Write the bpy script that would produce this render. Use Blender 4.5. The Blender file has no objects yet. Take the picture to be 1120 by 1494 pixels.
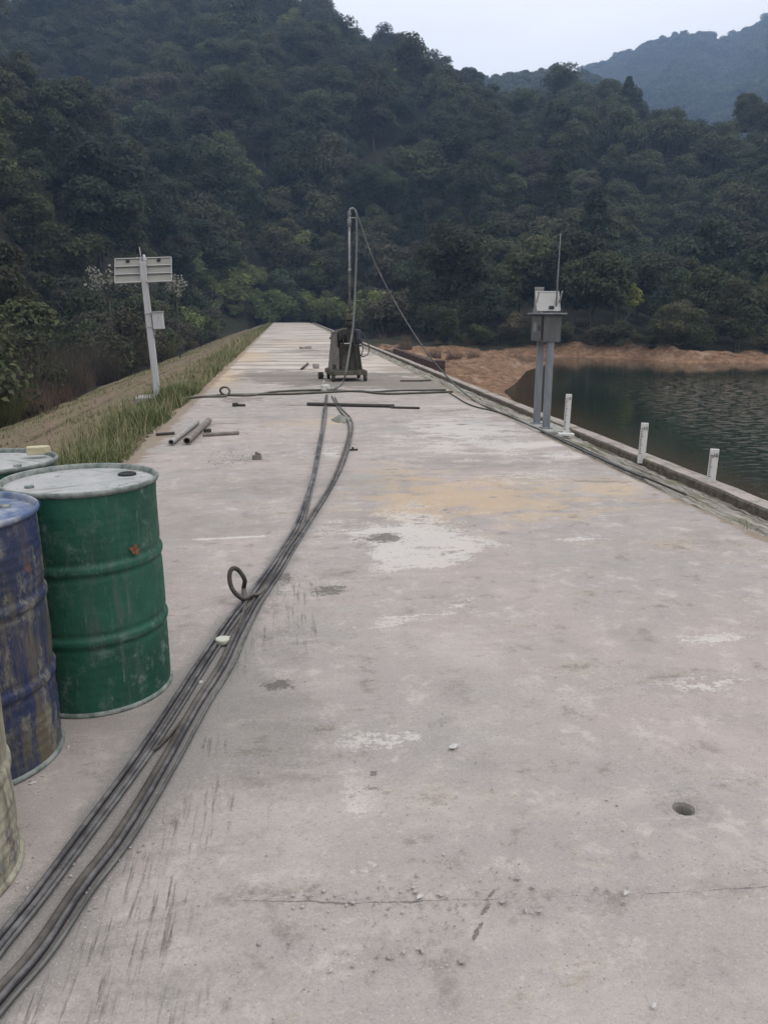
import bpy, bmesh, math, random
import numpy as np
from mathutils import Vector, Matrix
R = math.radians
random.seed(7); RNG = np.random.default_rng(7)
SC = bpy.context.scene
COL = SC.collection

# ------------------------------------------------------------------ camera
CAM_H, PITCH, YAW, FPX = 1.515, R(14.39), R(6.96), 1141.0
cd = bpy.data.cameras.new('camera'); cam = bpy.data.objects.new('camera', cd); COL.objects.link(cam)
cd.sensor_fit = 'VERTICAL'; cd.sensor_height = 36.0; cd.lens = FPX / 1494 * 36.0
cd.clip_start = 0.05; cd.clip_end = 6000
cam.location = (0, 0, CAM_H)
cam.rotation_euler = (math.pi / 2 - PITCH, 0, -YAW)
SC.camera = cam

# ------------------------------------------------------------------ world, sun, exposure
SUN_EL, SUN_AZ = 58.0, 115.0        # azimuth clockwise from +Y (the road's direction)
world = bpy.data.worlds.new('World'); SC.world = world; world.use_nodes = True
wn = world.node_tree; wn.nodes.clear()
def wnode(t): return wn.nodes.new(t)
sky = wnode('ShaderNodeTexSky'); sky.sky_type = 'NISHITA'; sky.sun_disc = False
sky.sun_elevation = R(SUN_EL); sky.sun_rotation = R(SUN_AZ); sky.air_density = 1.0; sky.dust_density = 3.0
tc = wnode('ShaderNodeTexCoord'); sep = wnode('ShaderNodeSeparateXYZ')
wn.links.new(tc.outputs['Generated'], sep.inputs[0])
ramp = wnode('ShaderNodeMapRange')      # overcast: the zenith is brighter than the horizon
ramp.inputs[1].default_value = 0.0; ramp.inputs[2].default_value = 0.9
ramp.inputs[3].default_value = 10.2; ramp.inputs[4].default_value = 12.4
wn.links.new(sep.outputs[2], ramp.inputs[0])
cn = wnode('ShaderNodeTexNoise'); cn.inputs['Scale'].default_value = 2.2; cn.inputs['Detail'].default_value = 5
cmap = wnode('ShaderNodeMapping'); cmap.inputs['Scale'].default_value = (1, 1, 3.2)
wn.links.new(tc.outputs['Generated'], cmap.inputs[0]); wn.links.new(cmap.outputs[0], cn.inputs[0])
cr = wnode('ShaderNodeMapRange'); cr.inputs[1].default_value = .3; cr.inputs[2].default_value = .7
cr.inputs[3].default_value = .93; cr.inputs[4].default_value = 1.06
wn.links.new(cn.outputs[0], cr.inputs[0])
mul = wnode('ShaderNodeMath'); mul.operation = 'MULTIPLY'
wn.links.new(ramp.outputs[0], mul.inputs[0]); wn.links.new(cr.outputs[0], mul.inputs[1])
comb = wnode('ShaderNodeVectorMath'); comb.operation = 'SCALE'; comb.inputs[0].default_value = (0.995, 0.99, 1.01)
wn.links.new(mul.outputs[0], comb.inputs['Scale'])
mixs = wnode('ShaderNodeMix'); mixs.data_type = 'RGBA'; mixs.inputs[0].default_value = .9
wn.links.new(sky.outputs[0], mixs.inputs[6]); wn.links.new(comb.outputs[0], mixs.inputs[7])
bg = wnode('ShaderNodeBackground'); bg.inputs[1].default_value = 0.10
wn.links.new(mixs.outputs[2], bg.inputs[0])
wo = wnode('ShaderNodeOutputWorld'); wn.links.new(bg.outputs[0], wo.inputs[0])

sl = bpy.data.lights.new('sun', 'SUN'); sun = bpy.data.objects.new('sun', sl); COL.objects.link(sun)
sl.energy = 0.9; sl.angle = R(25); sl.color = (1, .965, .92)
sd = Vector((math.sin(R(SUN_AZ)) * math.cos(R(SUN_EL)), math.cos(R(SUN_AZ)) * math.cos(R(SUN_EL)), math.sin(R(SUN_EL))))
sun.rotation_euler = sd.to_track_quat('Z', 'Y').to_euler(); sun.location = (20, -10, 60)

SC.view_settings.view_transform = 'Standard'; SC.view_settings.look = 'None'
SC.view_settings.exposure = 0.42; SC.view_settings.gamma = 1.0
SC.cycles.max_bounces = 6; SC.cycles.diffuse_bounces = 3; SC.cycles.glossy_bounces = 3
SC.cycles.transparent_max_bounces = 8; SC.cycles.volume_bounces = 0

# ------------------------------------------------------------------ survey helper: photo pixel -> place on the level z
def ray(px, py):
    a = (px - 560) / FPX; b = (747 - py) / FPX
    cp, sp = math.cos(PITCH), math.sin(PITCH)
    y0 = cp + b * sp; z0 = -sp + b * cp; c, s = math.cos(YAW), math.sin(YAW)
    return np.array([a * c + y0 * s, -a * s + y0 * c, z0])
def G(px, py, z=0.0):
    d = ray(px, py); return np.array([0, 0, CAM_H]) + d * ((z - CAM_H) / d[2])
def AtY(px, py, Y):
    d = ray(px, py); return np.array([0, 0, CAM_H]) + d * (Y / d[1])

# ------------------------------------------------------------------ object helpers
def tag(o, label=None, cat=None, group=None, kind=None):
    if label: o['label'] = label
    if cat: o['category'] = cat
    if group: o['group'] = group
    if kind: o['kind'] = kind
    return o
def empty(name, loc, rz=0.0, rot=None):
    o = bpy.data.objects.new(name, None); COL.objects.link(o); o.location = Vector(loc)
    o.rotation_euler = rot if rot else (0, 0, rz); o.empty_display_size = .2
    return o
def link(o, parent=None):
    COL.objects.link(o)
    if parent is not None: o.parent = parent
    return o

class MB:
    """collects shapes into one mesh"""
    def __init__(s): s.v = []; s.f = []; s.n = 0
    def add(s, v, f):
        v = np.asarray(v, float).reshape(-1, 3); s.v.append(v)
        s.f += [[i + s.n for i in q] for q in f]; s.n += len(v); return s
    def box(s, c, d, rot=None, taper=1.0, bev=0.0):
        x, y, z = np.asarray(d, float) / 2
        if bev <= 0:
            v = np.array([[sx * x * (taper if sz > 0 else 1), sy * y * (taper if sz > 0 else 1), sz * z]
                          for sz in (-1, 1) for sx, sy in ((-1, -1), (1, -1), (1, 1), (-1, 1))])
            f = [[3, 2, 1, 0], [4, 5, 6, 7], [0, 1, 5, 4], [1, 2, 6, 5], [2, 3, 7, 6], [3, 0, 4, 7]]
        else:
            bm = bmesh.new(); bmesh.ops.create_cube(bm, size=1)
            for q in bm.verts:
                t = taper if q.co.z > 0 else 1
                q.co = Vector((q.co.x * 2 * x * t, q.co.y * 2 * y * t, q.co.z * 2 * z))
            bmesh.ops.bevel(bm, geom=bm.edges[:], offset=bev, segments=2, affect='EDGES', profile=.5)
            bm.verts.index_update()
            v = np.array([q.co[:] for q in bm.verts]); f = [[q.index for q in fc.verts] for fc in bm.faces]; bm.free()
        if rot is not None: v = v @ np.array(rot.to_matrix() if hasattr(rot, 'to_matrix') else rot).T
        return s.add(v + np.asarray(c, float), f)
    def tube(s, pts, r, n=8, caps=True):
        p = np.asarray(pts, float); m = len(p)
        r = np.full(m, r) if np.isscalar(r) else np.asarray(r, float)
        t = np.gradient(p, axis=0); t /= np.linalg.norm(t, axis=1)[:, None] + 1e-12
        up = np.array([0, 0, 1.0]) if abs(t[0, 2]) < .9 else np.array([1.0, 0, 0])
        u = np.cross(up, t[0]); u /= np.linalg.norm(u); V = []
        for i in range(m):
            u = u - t[i] * (u @ t[i]); u /= np.linalg.norm(u) + 1e-12; w = np.cross(t[i], u)
            a = np.arange(n) * 2 * math.pi / n
            V.append(p[i] + r[i] * (np.cos(a)[:, None] * u + np.sin(a)[:, None] * w))
        f = [[i * n + j, i * n + (j + 1) % n, (i + 1) * n + (j + 1) % n, (i + 1) * n + j] for i in range(m - 1) for j in range(n)]
        if caps: f += [list(range(n))[::-1], [(m - 1) * n + j for j in range(n)]]
        return s.add(np.concatenate(V), f)
    def lathe(s, prof, n=48, c=(0, 0, 0), cap0=True, cap1=True):
        a = np.arange(n) * 2 * math.pi / n; V = []
        for r, z in prof: V.append(np.stack([r * np.cos(a), r * np.sin(a), 0 * a + z], -1))
        m = len(prof)
        f = [[i * n + j, i * n + (j + 1) % n, (i + 1) * n + (j + 1) % n, (i + 1) * n + j] for i in range(m - 1) for j in range(n)]
        if cap0: f.append(list(range(n))[::-1])
        if cap1: f.append([(m - 1) * n + j for j in range(n)])
        return s.add(np.concatenate(V) + np.asarray(c, float), f)
    def mesh(s, name):
        me = bpy.data.meshes.new(name); me.from_pydata(np.concatenate(s.v).tolist(), [], s.f); me.update(); return me
    def build(s, name, mat, parent=None, smooth=False, loc=None, angle=None):
        me = s.mesh(name)
        if mat: me.materials.append(mat)
        o = bpy.data.objects.new(name, me); link(o, parent)
        if smooth: me.polygons.foreach_set('use_smooth', [True] * len(me.polygons))
        if smooth and angle: me.set_sharp_from_angle(angle=R(angle))
        if loc is not None: o.location = Vector(loc)
        return o

def quads_mesh(name, V, mats, attrs=None):
    """V (n,4,3) separate quads -> mesh, fast"""
    n = len(V); me = bpy.data.meshes.new(name)
    me.vertices.add(n * 4); me.vertices.foreach_set('co', np.asarray(V, np.float32).ravel())
    me.loops.add(n * 4); me.loops.foreach_set('vertex_index', np.arange(n * 4, dtype=np.int32))
    me.polygons.add(n); me.polygons.foreach_set('loop_start', np.arange(n, dtype=np.int32) * 4)
    me.polygons.foreach_set('loop_total', np.full(n, 4, np.int32))
    if attrs:
        for k, a in attrs.items():
            at = me.attributes.new(k, 'FLOAT', 'POINT'); at.data.foreach_set('value', np.repeat(np.asarray(a, np.float32), 4))
    me.update(); me.validate()
    for m in (mats if isinstance(mats, (list, tuple)) else [mats]): me.materials.append(m)
    return me
def grid_mesh(name, P, mat, attrs=None, keep=None, smooth=True):
    """P (r,c,3) grid"""
    r, c, _ = P.shape; idx = np.arange(r * c).reshape(r, c)
    q = np.stack([idx[:-1, :-1], idx[:-1, 1:], idx[1:, 1:], idx[1:, :-1]], -1).reshape(-1, 4)
    if keep is not None: q = q[keep.ravel()]
    n = len(q); me = bpy.data.meshes.new(name)
    me.vertices.add(r * c); me.vertices.foreach_set('co', P.astype(np.float32).ravel())
    me.loops.add(n * 4); me.loops.foreach_set('vertex_index', q.astype(np.int32).ravel())
    me.polygons.add(n); me.polygons.foreach_set('loop_start', np.arange(n, dtype=np.int32) * 4)
    me.polygons.foreach_set('loop_total', np.full(n, 4, np.int32))
    me.polygons.foreach_set('use_smooth', [smooth] * n)
    if attrs:
        for k, a in attrs.items():
            at = me.attributes.new(k, 'FLOAT', 'POINT'); at.data.foreach_set('value', np.asarray(a, np.float32).ravel())
    me.update(); me.materials.append(mat); return me
def spline(pts, per=8):
    p = np.asarray(pts, float); p = np.concatenate([[2 * p[0] - p[1]], p, [2 * p[-1] - p[-2]]]); out = []
    for i in range(1, len(p) - 2):
        a, b, c, d = p[i - 1:i + 3]
        for t in np.arange(per) / per:
            out.append(.5 * (2 * b + (c - a) * t + (2 * a - 5 * b + 4 * c - d) * t * t + (-a + 3 * b - 3 * c + d) * t ** 3))
    out.append(p[-2]); return np.array(out)
def sst(a, b, x):
    t = np.clip((x - a) / (b - a), 0, 1); return t * t * (3 - 2 * t)
def poly_dist(x, y, pl):
    """distance to a polyline"""
    d = np.full(np.shape(x), 1e9)
    for (x0, y0), (x1, y1) in zip(pl[:-1], pl[1:]):
        dx, dy = x1 - x0, y1 - y0; L = dx * dx + dy * dy + 1e-12
        t = np.clip(((x - x0) * dx + (y - y0) * dy) / L, 0, 1)
        d = np.minimum(d, np.hypot(x - x0 - t * dx, y - y0 - t * dy))
    return d
def in_poly(x, y, pl):
    ins = np.zeros(np.shape(x), bool)
    for (x0, y0), (x1, y1) in zip(pl, pl[1:] + pl[:1]):
        c = ((y0 > y) != (y1 > y)) & (x < (x1 - x0) * (y - y0) / (y1 - y0 + 1e-12) + x0); ins ^= c
    return ins
def lnoise(x, y, s, seed=0):
    """smooth sum-of-sines noise in about -1..1"""
    g = np.random.default_rng(seed); o = 0
    for k in range(7):
        a = g.uniform(0, 6.28); w = s * g.uniform(.6, 1.7); o = o + np.sin((x * math.cos(a) + y * math.sin(a)) * w + g.uniform(0, 6.28))
    return o / 3.2

# ------------------------------------------------------------------ material helper
class NT:
    def __init__(s, name):
        s.m = bpy.data.materials.new(name); s.m.use_nodes = True; s.t = s.m.node_tree; s.t.nodes.clear()
        s.out = s.t.nodes.new('ShaderNodeOutputMaterial'); s.b = s.t.nodes.new('ShaderNodeBsdfPrincipled')
        s.t.links.new(s.b.outputs[0], s.out.inputs[0])
    def put(s, sock, v):
        if hasattr(v, 'is_linked') or isinstance(v, bpy.types.NodeSocket): s.t.links.new(v, sock)
        elif isinstance(v, (tuple, list)) and sock.type == 'RGBA' and len(v) == 3: sock.default_value = (*v, 1)
        else: sock.default_value = v
    def pos(s, scale=(1, 1, 1), rot=(0, 0, 0), kind='Object', loc=(0, 0, 0)):
        c = s.t.nodes.new('ShaderNodeTexCoord'); m = s.t.nodes.new('ShaderNodeMapping')
        m.inputs['Scale'].default_value = scale; m.inputs['Rotation'].default_value = rot; m.inputs['Location'].default_value = loc
        s.t.links.new(c.outputs[kind], m.inputs[0]); return m.outputs[0]
    def noise(s, scale, detail=4, rough=.55, vec=None, dist=0.0):
        n = s.t.nodes.new('ShaderNodeTexNoise'); n.inputs['Scale'].default_value = scale
        n.inputs['Detail'].default_value = detail; n.inputs['Roughness'].default_value = rough; n.inputs['Distortion'].default_value = dist
        s.t.links.new(vec if vec is not None else s.pos(), n.inputs['Vector']); return n.outputs[0]
    def voro(s, scale, vec=None, feature='F1', out=0):
        n = s.t.nodes.new('ShaderNodeTexVoronoi'); n.feature = feature; n.inputs['Scale'].default_value = scale
        s.t.links.new(vec if vec is not None else s.pos(), n.inputs['Vector']); return n.outputs[out]
    def rng(s, v, a, b, c=0.0, d=1.0, smooth=True):
        n = s.t.nodes.new('ShaderNodeMapRange'); n.interpolation_type = 'SMOOTHSTEP' if smooth else 'LINEAR'
        s.put(n.inputs[0], v); n.inputs[1].default_value = a; n.inputs[2].default_value = b; n.inputs[3].default_value = c; n.inputs[4].default_value = d
        return n.outputs[0]
    def math(s, op, a, b=0.0, clamp=False):
        n = s.t.nodes.new('ShaderNodeMath'); n.operation = op; n.use_clamp = clamp; s.put(n.inputs[0], a); s.put(n.inputs[1], b); return n.outputs[0]
    def mix(s, f, a, b, blend='MIX'):
        n = s.t.nodes.new('ShaderNodeMix'); n.data_type = 'RGBA'; n.blend_type = blend
        s.put(n.inputs[0], f); s.put(n.inputs[6], a); s.put(n.inputs[7], b); return n.outputs[2]
    def attr(s, name):
        n = s.t.nodes.new('ShaderNodeAttribute'); n.attribute_name = name; return n.outputs['Fac']
    def random(s):
        return s.t.nodes.new('ShaderNodeObjectInfo').outputs['Random']
    def normal_z(s):
        g = s.t.nodes.new('ShaderNodeNewGeometry'); x = s.t.nodes.new('ShaderNodeSeparateXYZ'); s.t.links.new(g.outputs['Normal'], x.inputs[0]); return x.outputs[2]
    def xyz(s, kind='Object'):
        x = s.t.nodes.new('ShaderNodeSeparateXYZ'); c = s.t.nodes.new('ShaderNodeTexCoord'); s.t.links.new(c.outputs[kind], x.inputs[0]); return x.outputs
    def ramp(s, f, stops):
        n = s.t.nodes.new('ShaderNodeValToRGB'); e = n.color_ramp.elements
        while len(e) < len(stops): e.new(.5)
        for q, (p, c) in zip(e, stops): q.position = p; q.color = (*c, 1)
        s.put(n.inputs[0], f); return n.outputs[0]
    def bump(s, h, strength=.4, dist=.01, prev=None):
        n = s.t.nodes.new('ShaderNodeBump'); n.inputs['Strength'].default_value = strength; n.inputs['Distance'].default_value = dist
        s.t.links.new(h, n.inputs['Height'])
        if prev is not None: s.t.links.new(prev, n.inputs['Normal'])
        s.t.links.new(n.outputs[0], s.b.inputs['Normal']); return n.outputs[0]
    def done(s, color, rough=.8, metal=0.0, spec=.3):
        s.put(s.b.inputs['Base Color'], color); s.put(s.b.inputs['Roughness'], rough); s.put(s.b.inputs['Metallic'], metal)
        s.b.inputs['Specular IOR Level'].default_value = spec; return s.m

# ------------------------------------------------------------------ places read off the photograph
def GP(l, z=0.0): return [tuple(G(*p, z)[:2]) for p in l]
LEFT_TRACK = [(-60, 1465), (0, 1385), (60, 1310), (130, 1215), (200, 1120), (250, 1045), (300, 965), (340, 905), (375, 862), (410, 812), (437, 768), (452, 718), (461, 680), (468, 640), (474, 600), (477, 577)]
RIGHT_TRACK = [(-60, 1535), (0, 1460), (60, 1390), (120, 1300), (180, 1220), (240, 1120), (290, 1030), (325, 975), (348, 925), (372, 880), (398, 842), (420, 806), (446, 768), (482, 713), (502, 668), (513, 630), (510, 612), (497, 597), (487, 580)]
LT, RT = GP(LEFT_TRACK), GP(RIGHT_TRACK)
EDGE_L, EDGE_R, ROAD_END = -1.74, 3.21, 112.0
HOLE = (1.20, 2.03)

# ------------------------------------------------------------------ concrete crest road
def mat_concrete():
    m = NT('weathered_concrete'); p = m.pos()
    big = m.noise(.55, 4, .6, p); mid = m.noise(2.6, 6, .65, p); fine = m.noise(38, 6, .7, p); grain = m.noise(160, 3, .7, p)
    c = m.mix(m.rng(big, .35, .66), (.315, .278, .265), (.268, .252, .246))
    c = m.mix(m.rng(mid, .52, .70, 0, .55), c, (.375, .34, .325))
    c = m.mix(m.rng(mid, .46, .30, 0, .55), c, (.215, .202, .198))
    blt = m.noise(5.0, 8, .75, p, .15); c = m.mix(m.rng(blt, .52, .66, 0, .8), c, (.40, .365, .348)); c = m.mix(m.rng(blt, .46, .33, 0, .9), c, (.185, .168, .158)); gr1 = m.noise(.8, 6, .68, m.pos((.7, 1.5, 1), loc=(11, 4, 2))); c = m.mix(m.rng(gr1, .52, .66, 0, .6), c, (.205, .19, .178)); c = m.mix(m.rng(gr1, .46, .34, 0, .55), c, (.375, .348, .328))
    grn = m.noise(1.1, 5, .6, m.pos(loc=(7, 3, 1))); c = m.mix(m.rng(grn, .54, .68, 0, .6), c, (.262, .262, .25)); pnk = m.noise(.9, 5, .65, m.pos(loc=(1, 8, 4))); c = m.mix(m.rng(pnk, .55, .7, 0, .5), c, (.375, .325, .305))
    # trowel marks and dirt drawn across the slab
    tro = m.noise(1.0, 5, .65, m.pos((2.2, 16, 1))); c = m.mix(m.rng(tro, .56, .74, 0, .42), c, (.40, .365, .345))
    tr2 = m.noise(1.0, 5, .7, m.pos((3.5, 24, 1), loc=(4, 9, 0))); c = m.mix(m.rng(tr2, .58, .75, 0, .32), c, (.18, .168, .165))
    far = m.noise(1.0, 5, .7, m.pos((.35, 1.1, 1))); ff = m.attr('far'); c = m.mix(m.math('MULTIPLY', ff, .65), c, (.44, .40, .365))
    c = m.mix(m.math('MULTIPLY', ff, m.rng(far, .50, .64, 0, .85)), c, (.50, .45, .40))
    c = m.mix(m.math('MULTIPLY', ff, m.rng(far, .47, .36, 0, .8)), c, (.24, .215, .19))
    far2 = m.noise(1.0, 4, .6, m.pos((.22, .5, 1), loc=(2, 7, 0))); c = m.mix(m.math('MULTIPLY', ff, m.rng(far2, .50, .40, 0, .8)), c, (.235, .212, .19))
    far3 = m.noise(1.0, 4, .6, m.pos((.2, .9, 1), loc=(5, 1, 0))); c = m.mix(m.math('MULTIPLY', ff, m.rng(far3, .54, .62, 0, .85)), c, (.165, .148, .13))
    edge = m.math('MULTIPLY', m.math('SUBTRACT', mid, .5), 1.5); edf = m.math('MULTIPLY', m.math('SUBTRACT', fine, .5), 1.3)
    rag = m.noise(1.0, 7, .72, m.pos((1.6, 4.5, 1), loc=(3, 1, 0)), .4); edge = m.math('ADD', edge, m.math('MULTIPLY', m.math('SUBTRACT', rag, .5), 2.0))
    def mask(name, lo=.42, hi=.62, k=1.0, f=1.0):
        v = m.math('ADD', m.attr(name), m.math('MULTIPLY', edge, k)); v = m.math('ADD', v, m.math('MULTIPLY', edf, f)); return m.rng(v, lo, hi)
    c = m.mix(m.math('MULTIPLY', mask('ochre', .28, .95, 1.7, 1.0), .72), c, (.40, .305, .205))
    c = m.mix(m.math('MULTIPLY', mask('pale', .36, .62, 1.3, 1.3), .85), c, (.45, .43, .415))
    c = m.mix(m.math('MULTIPLY', mask('wet', .3, .8, .9, .7), .66), c, (.185, .180, .172))
    c = m.mix(m.math('MULTIPLY', mask('damp', .34, .70, 1.5, .6), .75), c, (.135, .122, .110))
    c = m.mix(m.math('MULTIPLY', mask('soil', .35, .75, .9, .8), .8), c, (.185, .145, .105))
    st = m.noise(1.0, 5, .72, m.pos((58, 3.4, 1), (0, 0, R(29)))); pt = m.noise(2.6, 5, .7, m.pos((2.2, 1, 1), (0, 0, R(25)), loc=(3, 3, 0))); stm = m.math('MULTIPLY', m.rng(st, .50, .68), m.rng(m.math('ADD', m.attr('streak'), m.math('MULTIPLY', m.math('SUBTRACT', pt, .5), 3.2)), .38, .95))
    c = m.mix(m.math('MULTIPLY', stm, .9), c, (.085, .078, .078))
    sp = m.noise(24, 4, .8, p); dk = m.math('ADD', sp, m.math('MULTIPLY', m.attr('dark'), .52))
    c = m.mix(m.math('MULTIPLY', m.rng(dk, .80, .92), .8), c, (.09, .082, .078))
    c = m.mix(m.math('MULTIPLY', m.attr('grime'), m.rng(fine, .25, .6, .45, 1)), c, (.13, .125, .128))
    # bands across the far end
    # specks and crumbs
    sv = m.voro(55, p); c = m.mix(m.rng(sv, .16, .08, 0, .55), c, (.44, .41, .40))
    sv2 = m.voro(38, m.pos(loc=(3, 5, 0))); c = m.mix(m.math('MULTIPLY', m.rng(sv2, .14, .07), m.rng(mid, .45, .6)), c, (.13, .12, .118))
    crk = m.math('ADD', m.attr('crack'), m.math('MULTIPLY', edf, .5)); c = m.mix(m.rng(crk, .55, .9), c, (.10, .092, .088))
    cw = m.noise(9, 5, .7, p); cd_ = m.math('ABSOLUTE', m.math('ADD', m.attr('crackd'), m.math('MULTIPLY', m.math('SUBTRACT', cw, .5), .035)))
    cwid = m.math('MULTIPLY', m.math('MULTIPLY', m.attr('crackw'), m.rng(m.noise(4, 5, .7, p), .40, .62, .12, 1)), .0075); c = m.mix(m.math('MULTIPLY', m.rng(m.math('DIVIDE', cd_, m.math('ADD', cwid, .0001)), 1.0, .35), .85), c, (.10, .09, .086))
    c = m.mix(m.math('MULTIPLY', m.rng(cd_, .05, .0), m.rng(fine, .45, .65, 0, .5)), c, (.17, .155, .15))
    c = m.mix(m.math('MULTIPLY', m.math('SUBTRACT', grain, .5), .9, True), c, (.5, .48, .46)); c = m.mix(m.rng(grain, .46, .3, 0, .35), c, (.14, .13, .13))
    c = m.mix(1.0, c, (1.14, 1.11, 1.06), 'MULTIPLY')
    gr2 = m.noise(75, 5, .8, p); c = m.mix(m.rng(gr2, .56, .70, 0, .5), c, (.45, .41, .375)); c = m.mix(m.rng(gr2, .44, .32, 0, .5), c, (.15, .138, .128))
    b1 = m.bump(fine, .35, .006); b2 = m.bump(mid, .3, .02, b1); b3 = m.bump(grain, .35, .002, b2)
    return m.done(c, .96, 0, .06)
M_CON = mat_concrete()

ys = [-4.0]
while ys[-1] < ROAD_END:
    y = ys[-1]; ys.append(y + (.06 if y < .8 else max(.013, .0006 * y * y)))
ys[-1] = ROAD_END
ys = np.array(sorted([v for v in ys if abs(v - (HOLE[1] - .09)) > .006 and abs(v - (HOLE[1] + .09)) > .006] + [HOLE[1] - .09, HOLE[1] + .09]))
xs = np.arange(EDGE_L, EDGE_R, .0135)
xs = np.array(sorted([v for v in xs if abs(v - (HOLE[0] - .09)) > .006 and abs(v - (HOLE[0] + .09)) > .006] + [HOLE[0] - .09, HOLE[0] + .09, EDGE_R]))
X, Y = np.meshgrid(xs, ys)
Pg = np.stack([X, Y, 0 * X], -1)
# ragged long edges
er = .035 * lnoise(Y, 0 * Y, 4.0, 3) + .02 * lnoise(Y, 0 * Y, 17., 4)
Pg[:, 0, 0] += er[:, 0]; Pg[:, -1, 0] += .6 * er[:, 0] + .03 * np.sin(Y[:, 0] * .55)
def blob(px, py, rx, ry, ang=0.0, pw=1.0):
    cx, cy, _ = G(px, py); c, s = math.cos(R(ang)), math.sin(R(ang))
    u = ((X - cx) * c + (Y - cy) * s) / rx; v = (-(X - cx) * s + (Y - cy) * c) / ry
    return pw * np.exp(-(u * u + v * v))
A = {}
trackpoly = [p for p in LT if p[1] < 4.6] + [p for p in RT if p[1] < 4.6][::-1]
inside = in_poly(X, Y, trackpoly); dL, dR = poly_dist(X, Y, LT), poly_dist(X, Y, RT)
dm = np.minimum(dL, dR)
fade = sst(14.5, 11, Y)
A['wet'] = blob(200, 1400, .35, .25, 0, .5) + blob(380, 1050, .3, .6, 10, .45) + blob(470, 850, .35, .5, 0, .5) + np.maximum(np.where(inside, 1.0, np.exp(-(dm / .09) ** 2)) * sst(8, 5, Y), 0) * .8 + blob(500, 690, .16, 1.6, 8, .45) + blob(300, 1120, .4, .7, 12, .42) + blob(420, 940, .25, .4, 0, .45) + blob(640, 1370, .25, .2, 0, .4) + blob(560, 700, .2, .6, 0, .3)
A['grime'] = np.exp(-(dm / .05) ** 2) * .75 * sst(15, 3, Y)
sidepos = np.where(dL > dR, dR, 9)
A['streak'] = blob(190, 1335, .11, .11, 0, 2.0) + blob(215, 1310, .06, .08, 0, 1.2) + blob(282, 1205, .07, .09, 0, .9) + blob(440, 860, .3, .22, 0, .8) + blob(360, 960, .12, .35, 0, .5) + .42 * np.exp(-((sidepos - .08) / .16) ** 2) * sst(4.9, 4.2, Y) + blob(300, 1200, .14, .22, 0, .9) + blob(205, 1335, .12, .12, 0, 1.5) + blob(420, 1085, .12, .18, 0, .6) + blob(440, 915, .12, .3, 0, .8) + blob(150, 1480, .3, .1, 0, .6) + blob(60, 1490, .3, .08, 0, .8)
A['dark'] = blob(600, 790, .4, .3, 0, .45) + blob(580, 700, .35, .8, 0, .35) + blob(700, 770, .4, .25, 0, .4) + blob(400, 870, .2, .25, 0, .5) + blob(482, 862, .12, .11, 0, 1.0) + blob(412, 842, .09, .14, 0, .8) + blob(405, 1000, .08, .05, 0, .75) + blob(520, 790, .10, .4, 0, .35) + blob(545, 1127, .018, .02, 0, 1.2) + blob(560, 785, .10, .12, 0, .8) + blob(650, 745, .28, .14, 0, .55) + blob(420, 1000, .2, .2, 0, .3) + blob(640, 1170, .04, .12, 10, .5) + blob(530, 980, .02, .2, 0, .6) + blob(640, 760, .3, .2, 0, .3) + blob(995, 1150, .06, .015, 0, .7)
for k in range(11):
    t = k / 10; A['dark'] = A['dark'] + blob(692 + 26 * t, 1368 - 72 * t, .007, .010, 25, 1.3)
for k in range(5): A['dark'] = A['dark'] + blob(632 + 3 * k, 1195 + 8 * k, .012, .006, 0, .9)
spill = GP([(512, 768), (548, 764), (600, 768), (650, 772), (712, 792), (700, 806), (655, 832), (600, 834), (548, 833), (540, 815), (518, 795)])
sdp = np.where(in_poly(X, Y, spill), 1, -1) * poly_dist(X, Y, spill + spill[:1])
A['pale'] = blob(700, 640, 1.3, 1.6, 0, .5) + blob(600, 760, .7, .5, 0, .35) + blob(800, 700, .8, .4, 0, .3) + blob(650, 600, .8, 1.2, 0, .4) + sst(-.13, .22, sdp) * .95 * (1 - blob(560, 785, .16, .16, 0, .6) - blob(640, 800, .3, .05, 0, .4)) + blob(830, 787, .5, .06, 4, .5) + blob(340, 785, .38, .028, 3, .9) + blob(440, 776, .12, .03, 0, .6) + blob(690, 622, .6, .7, 0, .6) + blob(790, 648, .5, .16, 0, .8) + blob(850, 665, .45, .12, 0, .6) + blob(565, 905, .35, .12, 0, .4) + blob(190, 1165 - 60, .1, .1, 0, .2) + blob(660, 880, .2, .15, 0, .35) + blob(480, 660, .16, .4, 0, .55) + blob(520, 1200, .06, .3, 0, .38) + blob(560, 1080, .25, .08, 0, .35) + blob(1060, 935, .4, .09, 0, .45) + blob(1040, 1000, .2, .08, 0, .45)
A['ochre'] = blob(740, 722, 1.3, .75, 0, .62) + blob(660, 745, .8, .7, 0, .55) + blob(900, 705, 1.0, .5, 0, .4) + blob(600, 690, .8, .9, 0, .35) + blob(430, 617, .5, .7, 0, .5) + blob(490, 612, .3, .7, 0, .55) + blob(318, 552, .55, 2.6, 0, 1.5) + blob(360, 520, .9, 4, 0, 1.1) + blob(420, 500, 1.5, 5, 0, .6) + blob(560, 530, 1.2, 3, 0, .45) + blob(980, 800, .4, .3, 0, .2)
A['damp'] = blob(395, 548, 1.0, 1.7, 0, .85) + blob(465, 552, 1.2, 2.3, 0, 1.0) + blob(560, 556, 1.3, 2.0, 0, .9) + blob(625, 562, .8, 1.5, 0, .75) + blob(360, 583, .8, .5, 0, .6) + blob(450, 512, 1.4, 1.6, 0, .75) + blob(400, 497, 1.2, 2.0, 0, .6) + blob(505, 520, 1.0, 3.0, 0, .7) + blob(280, 625, .6, 1.0, 0, .42) + blob(470, 590, 1.2, .4, 0, .5) + blob(640, 600, .8, .5, 0, .45) + blob(870, 700, .7, .3, 0, .35) + blob(760, 640, .6, .4, 0, .38)
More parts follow.
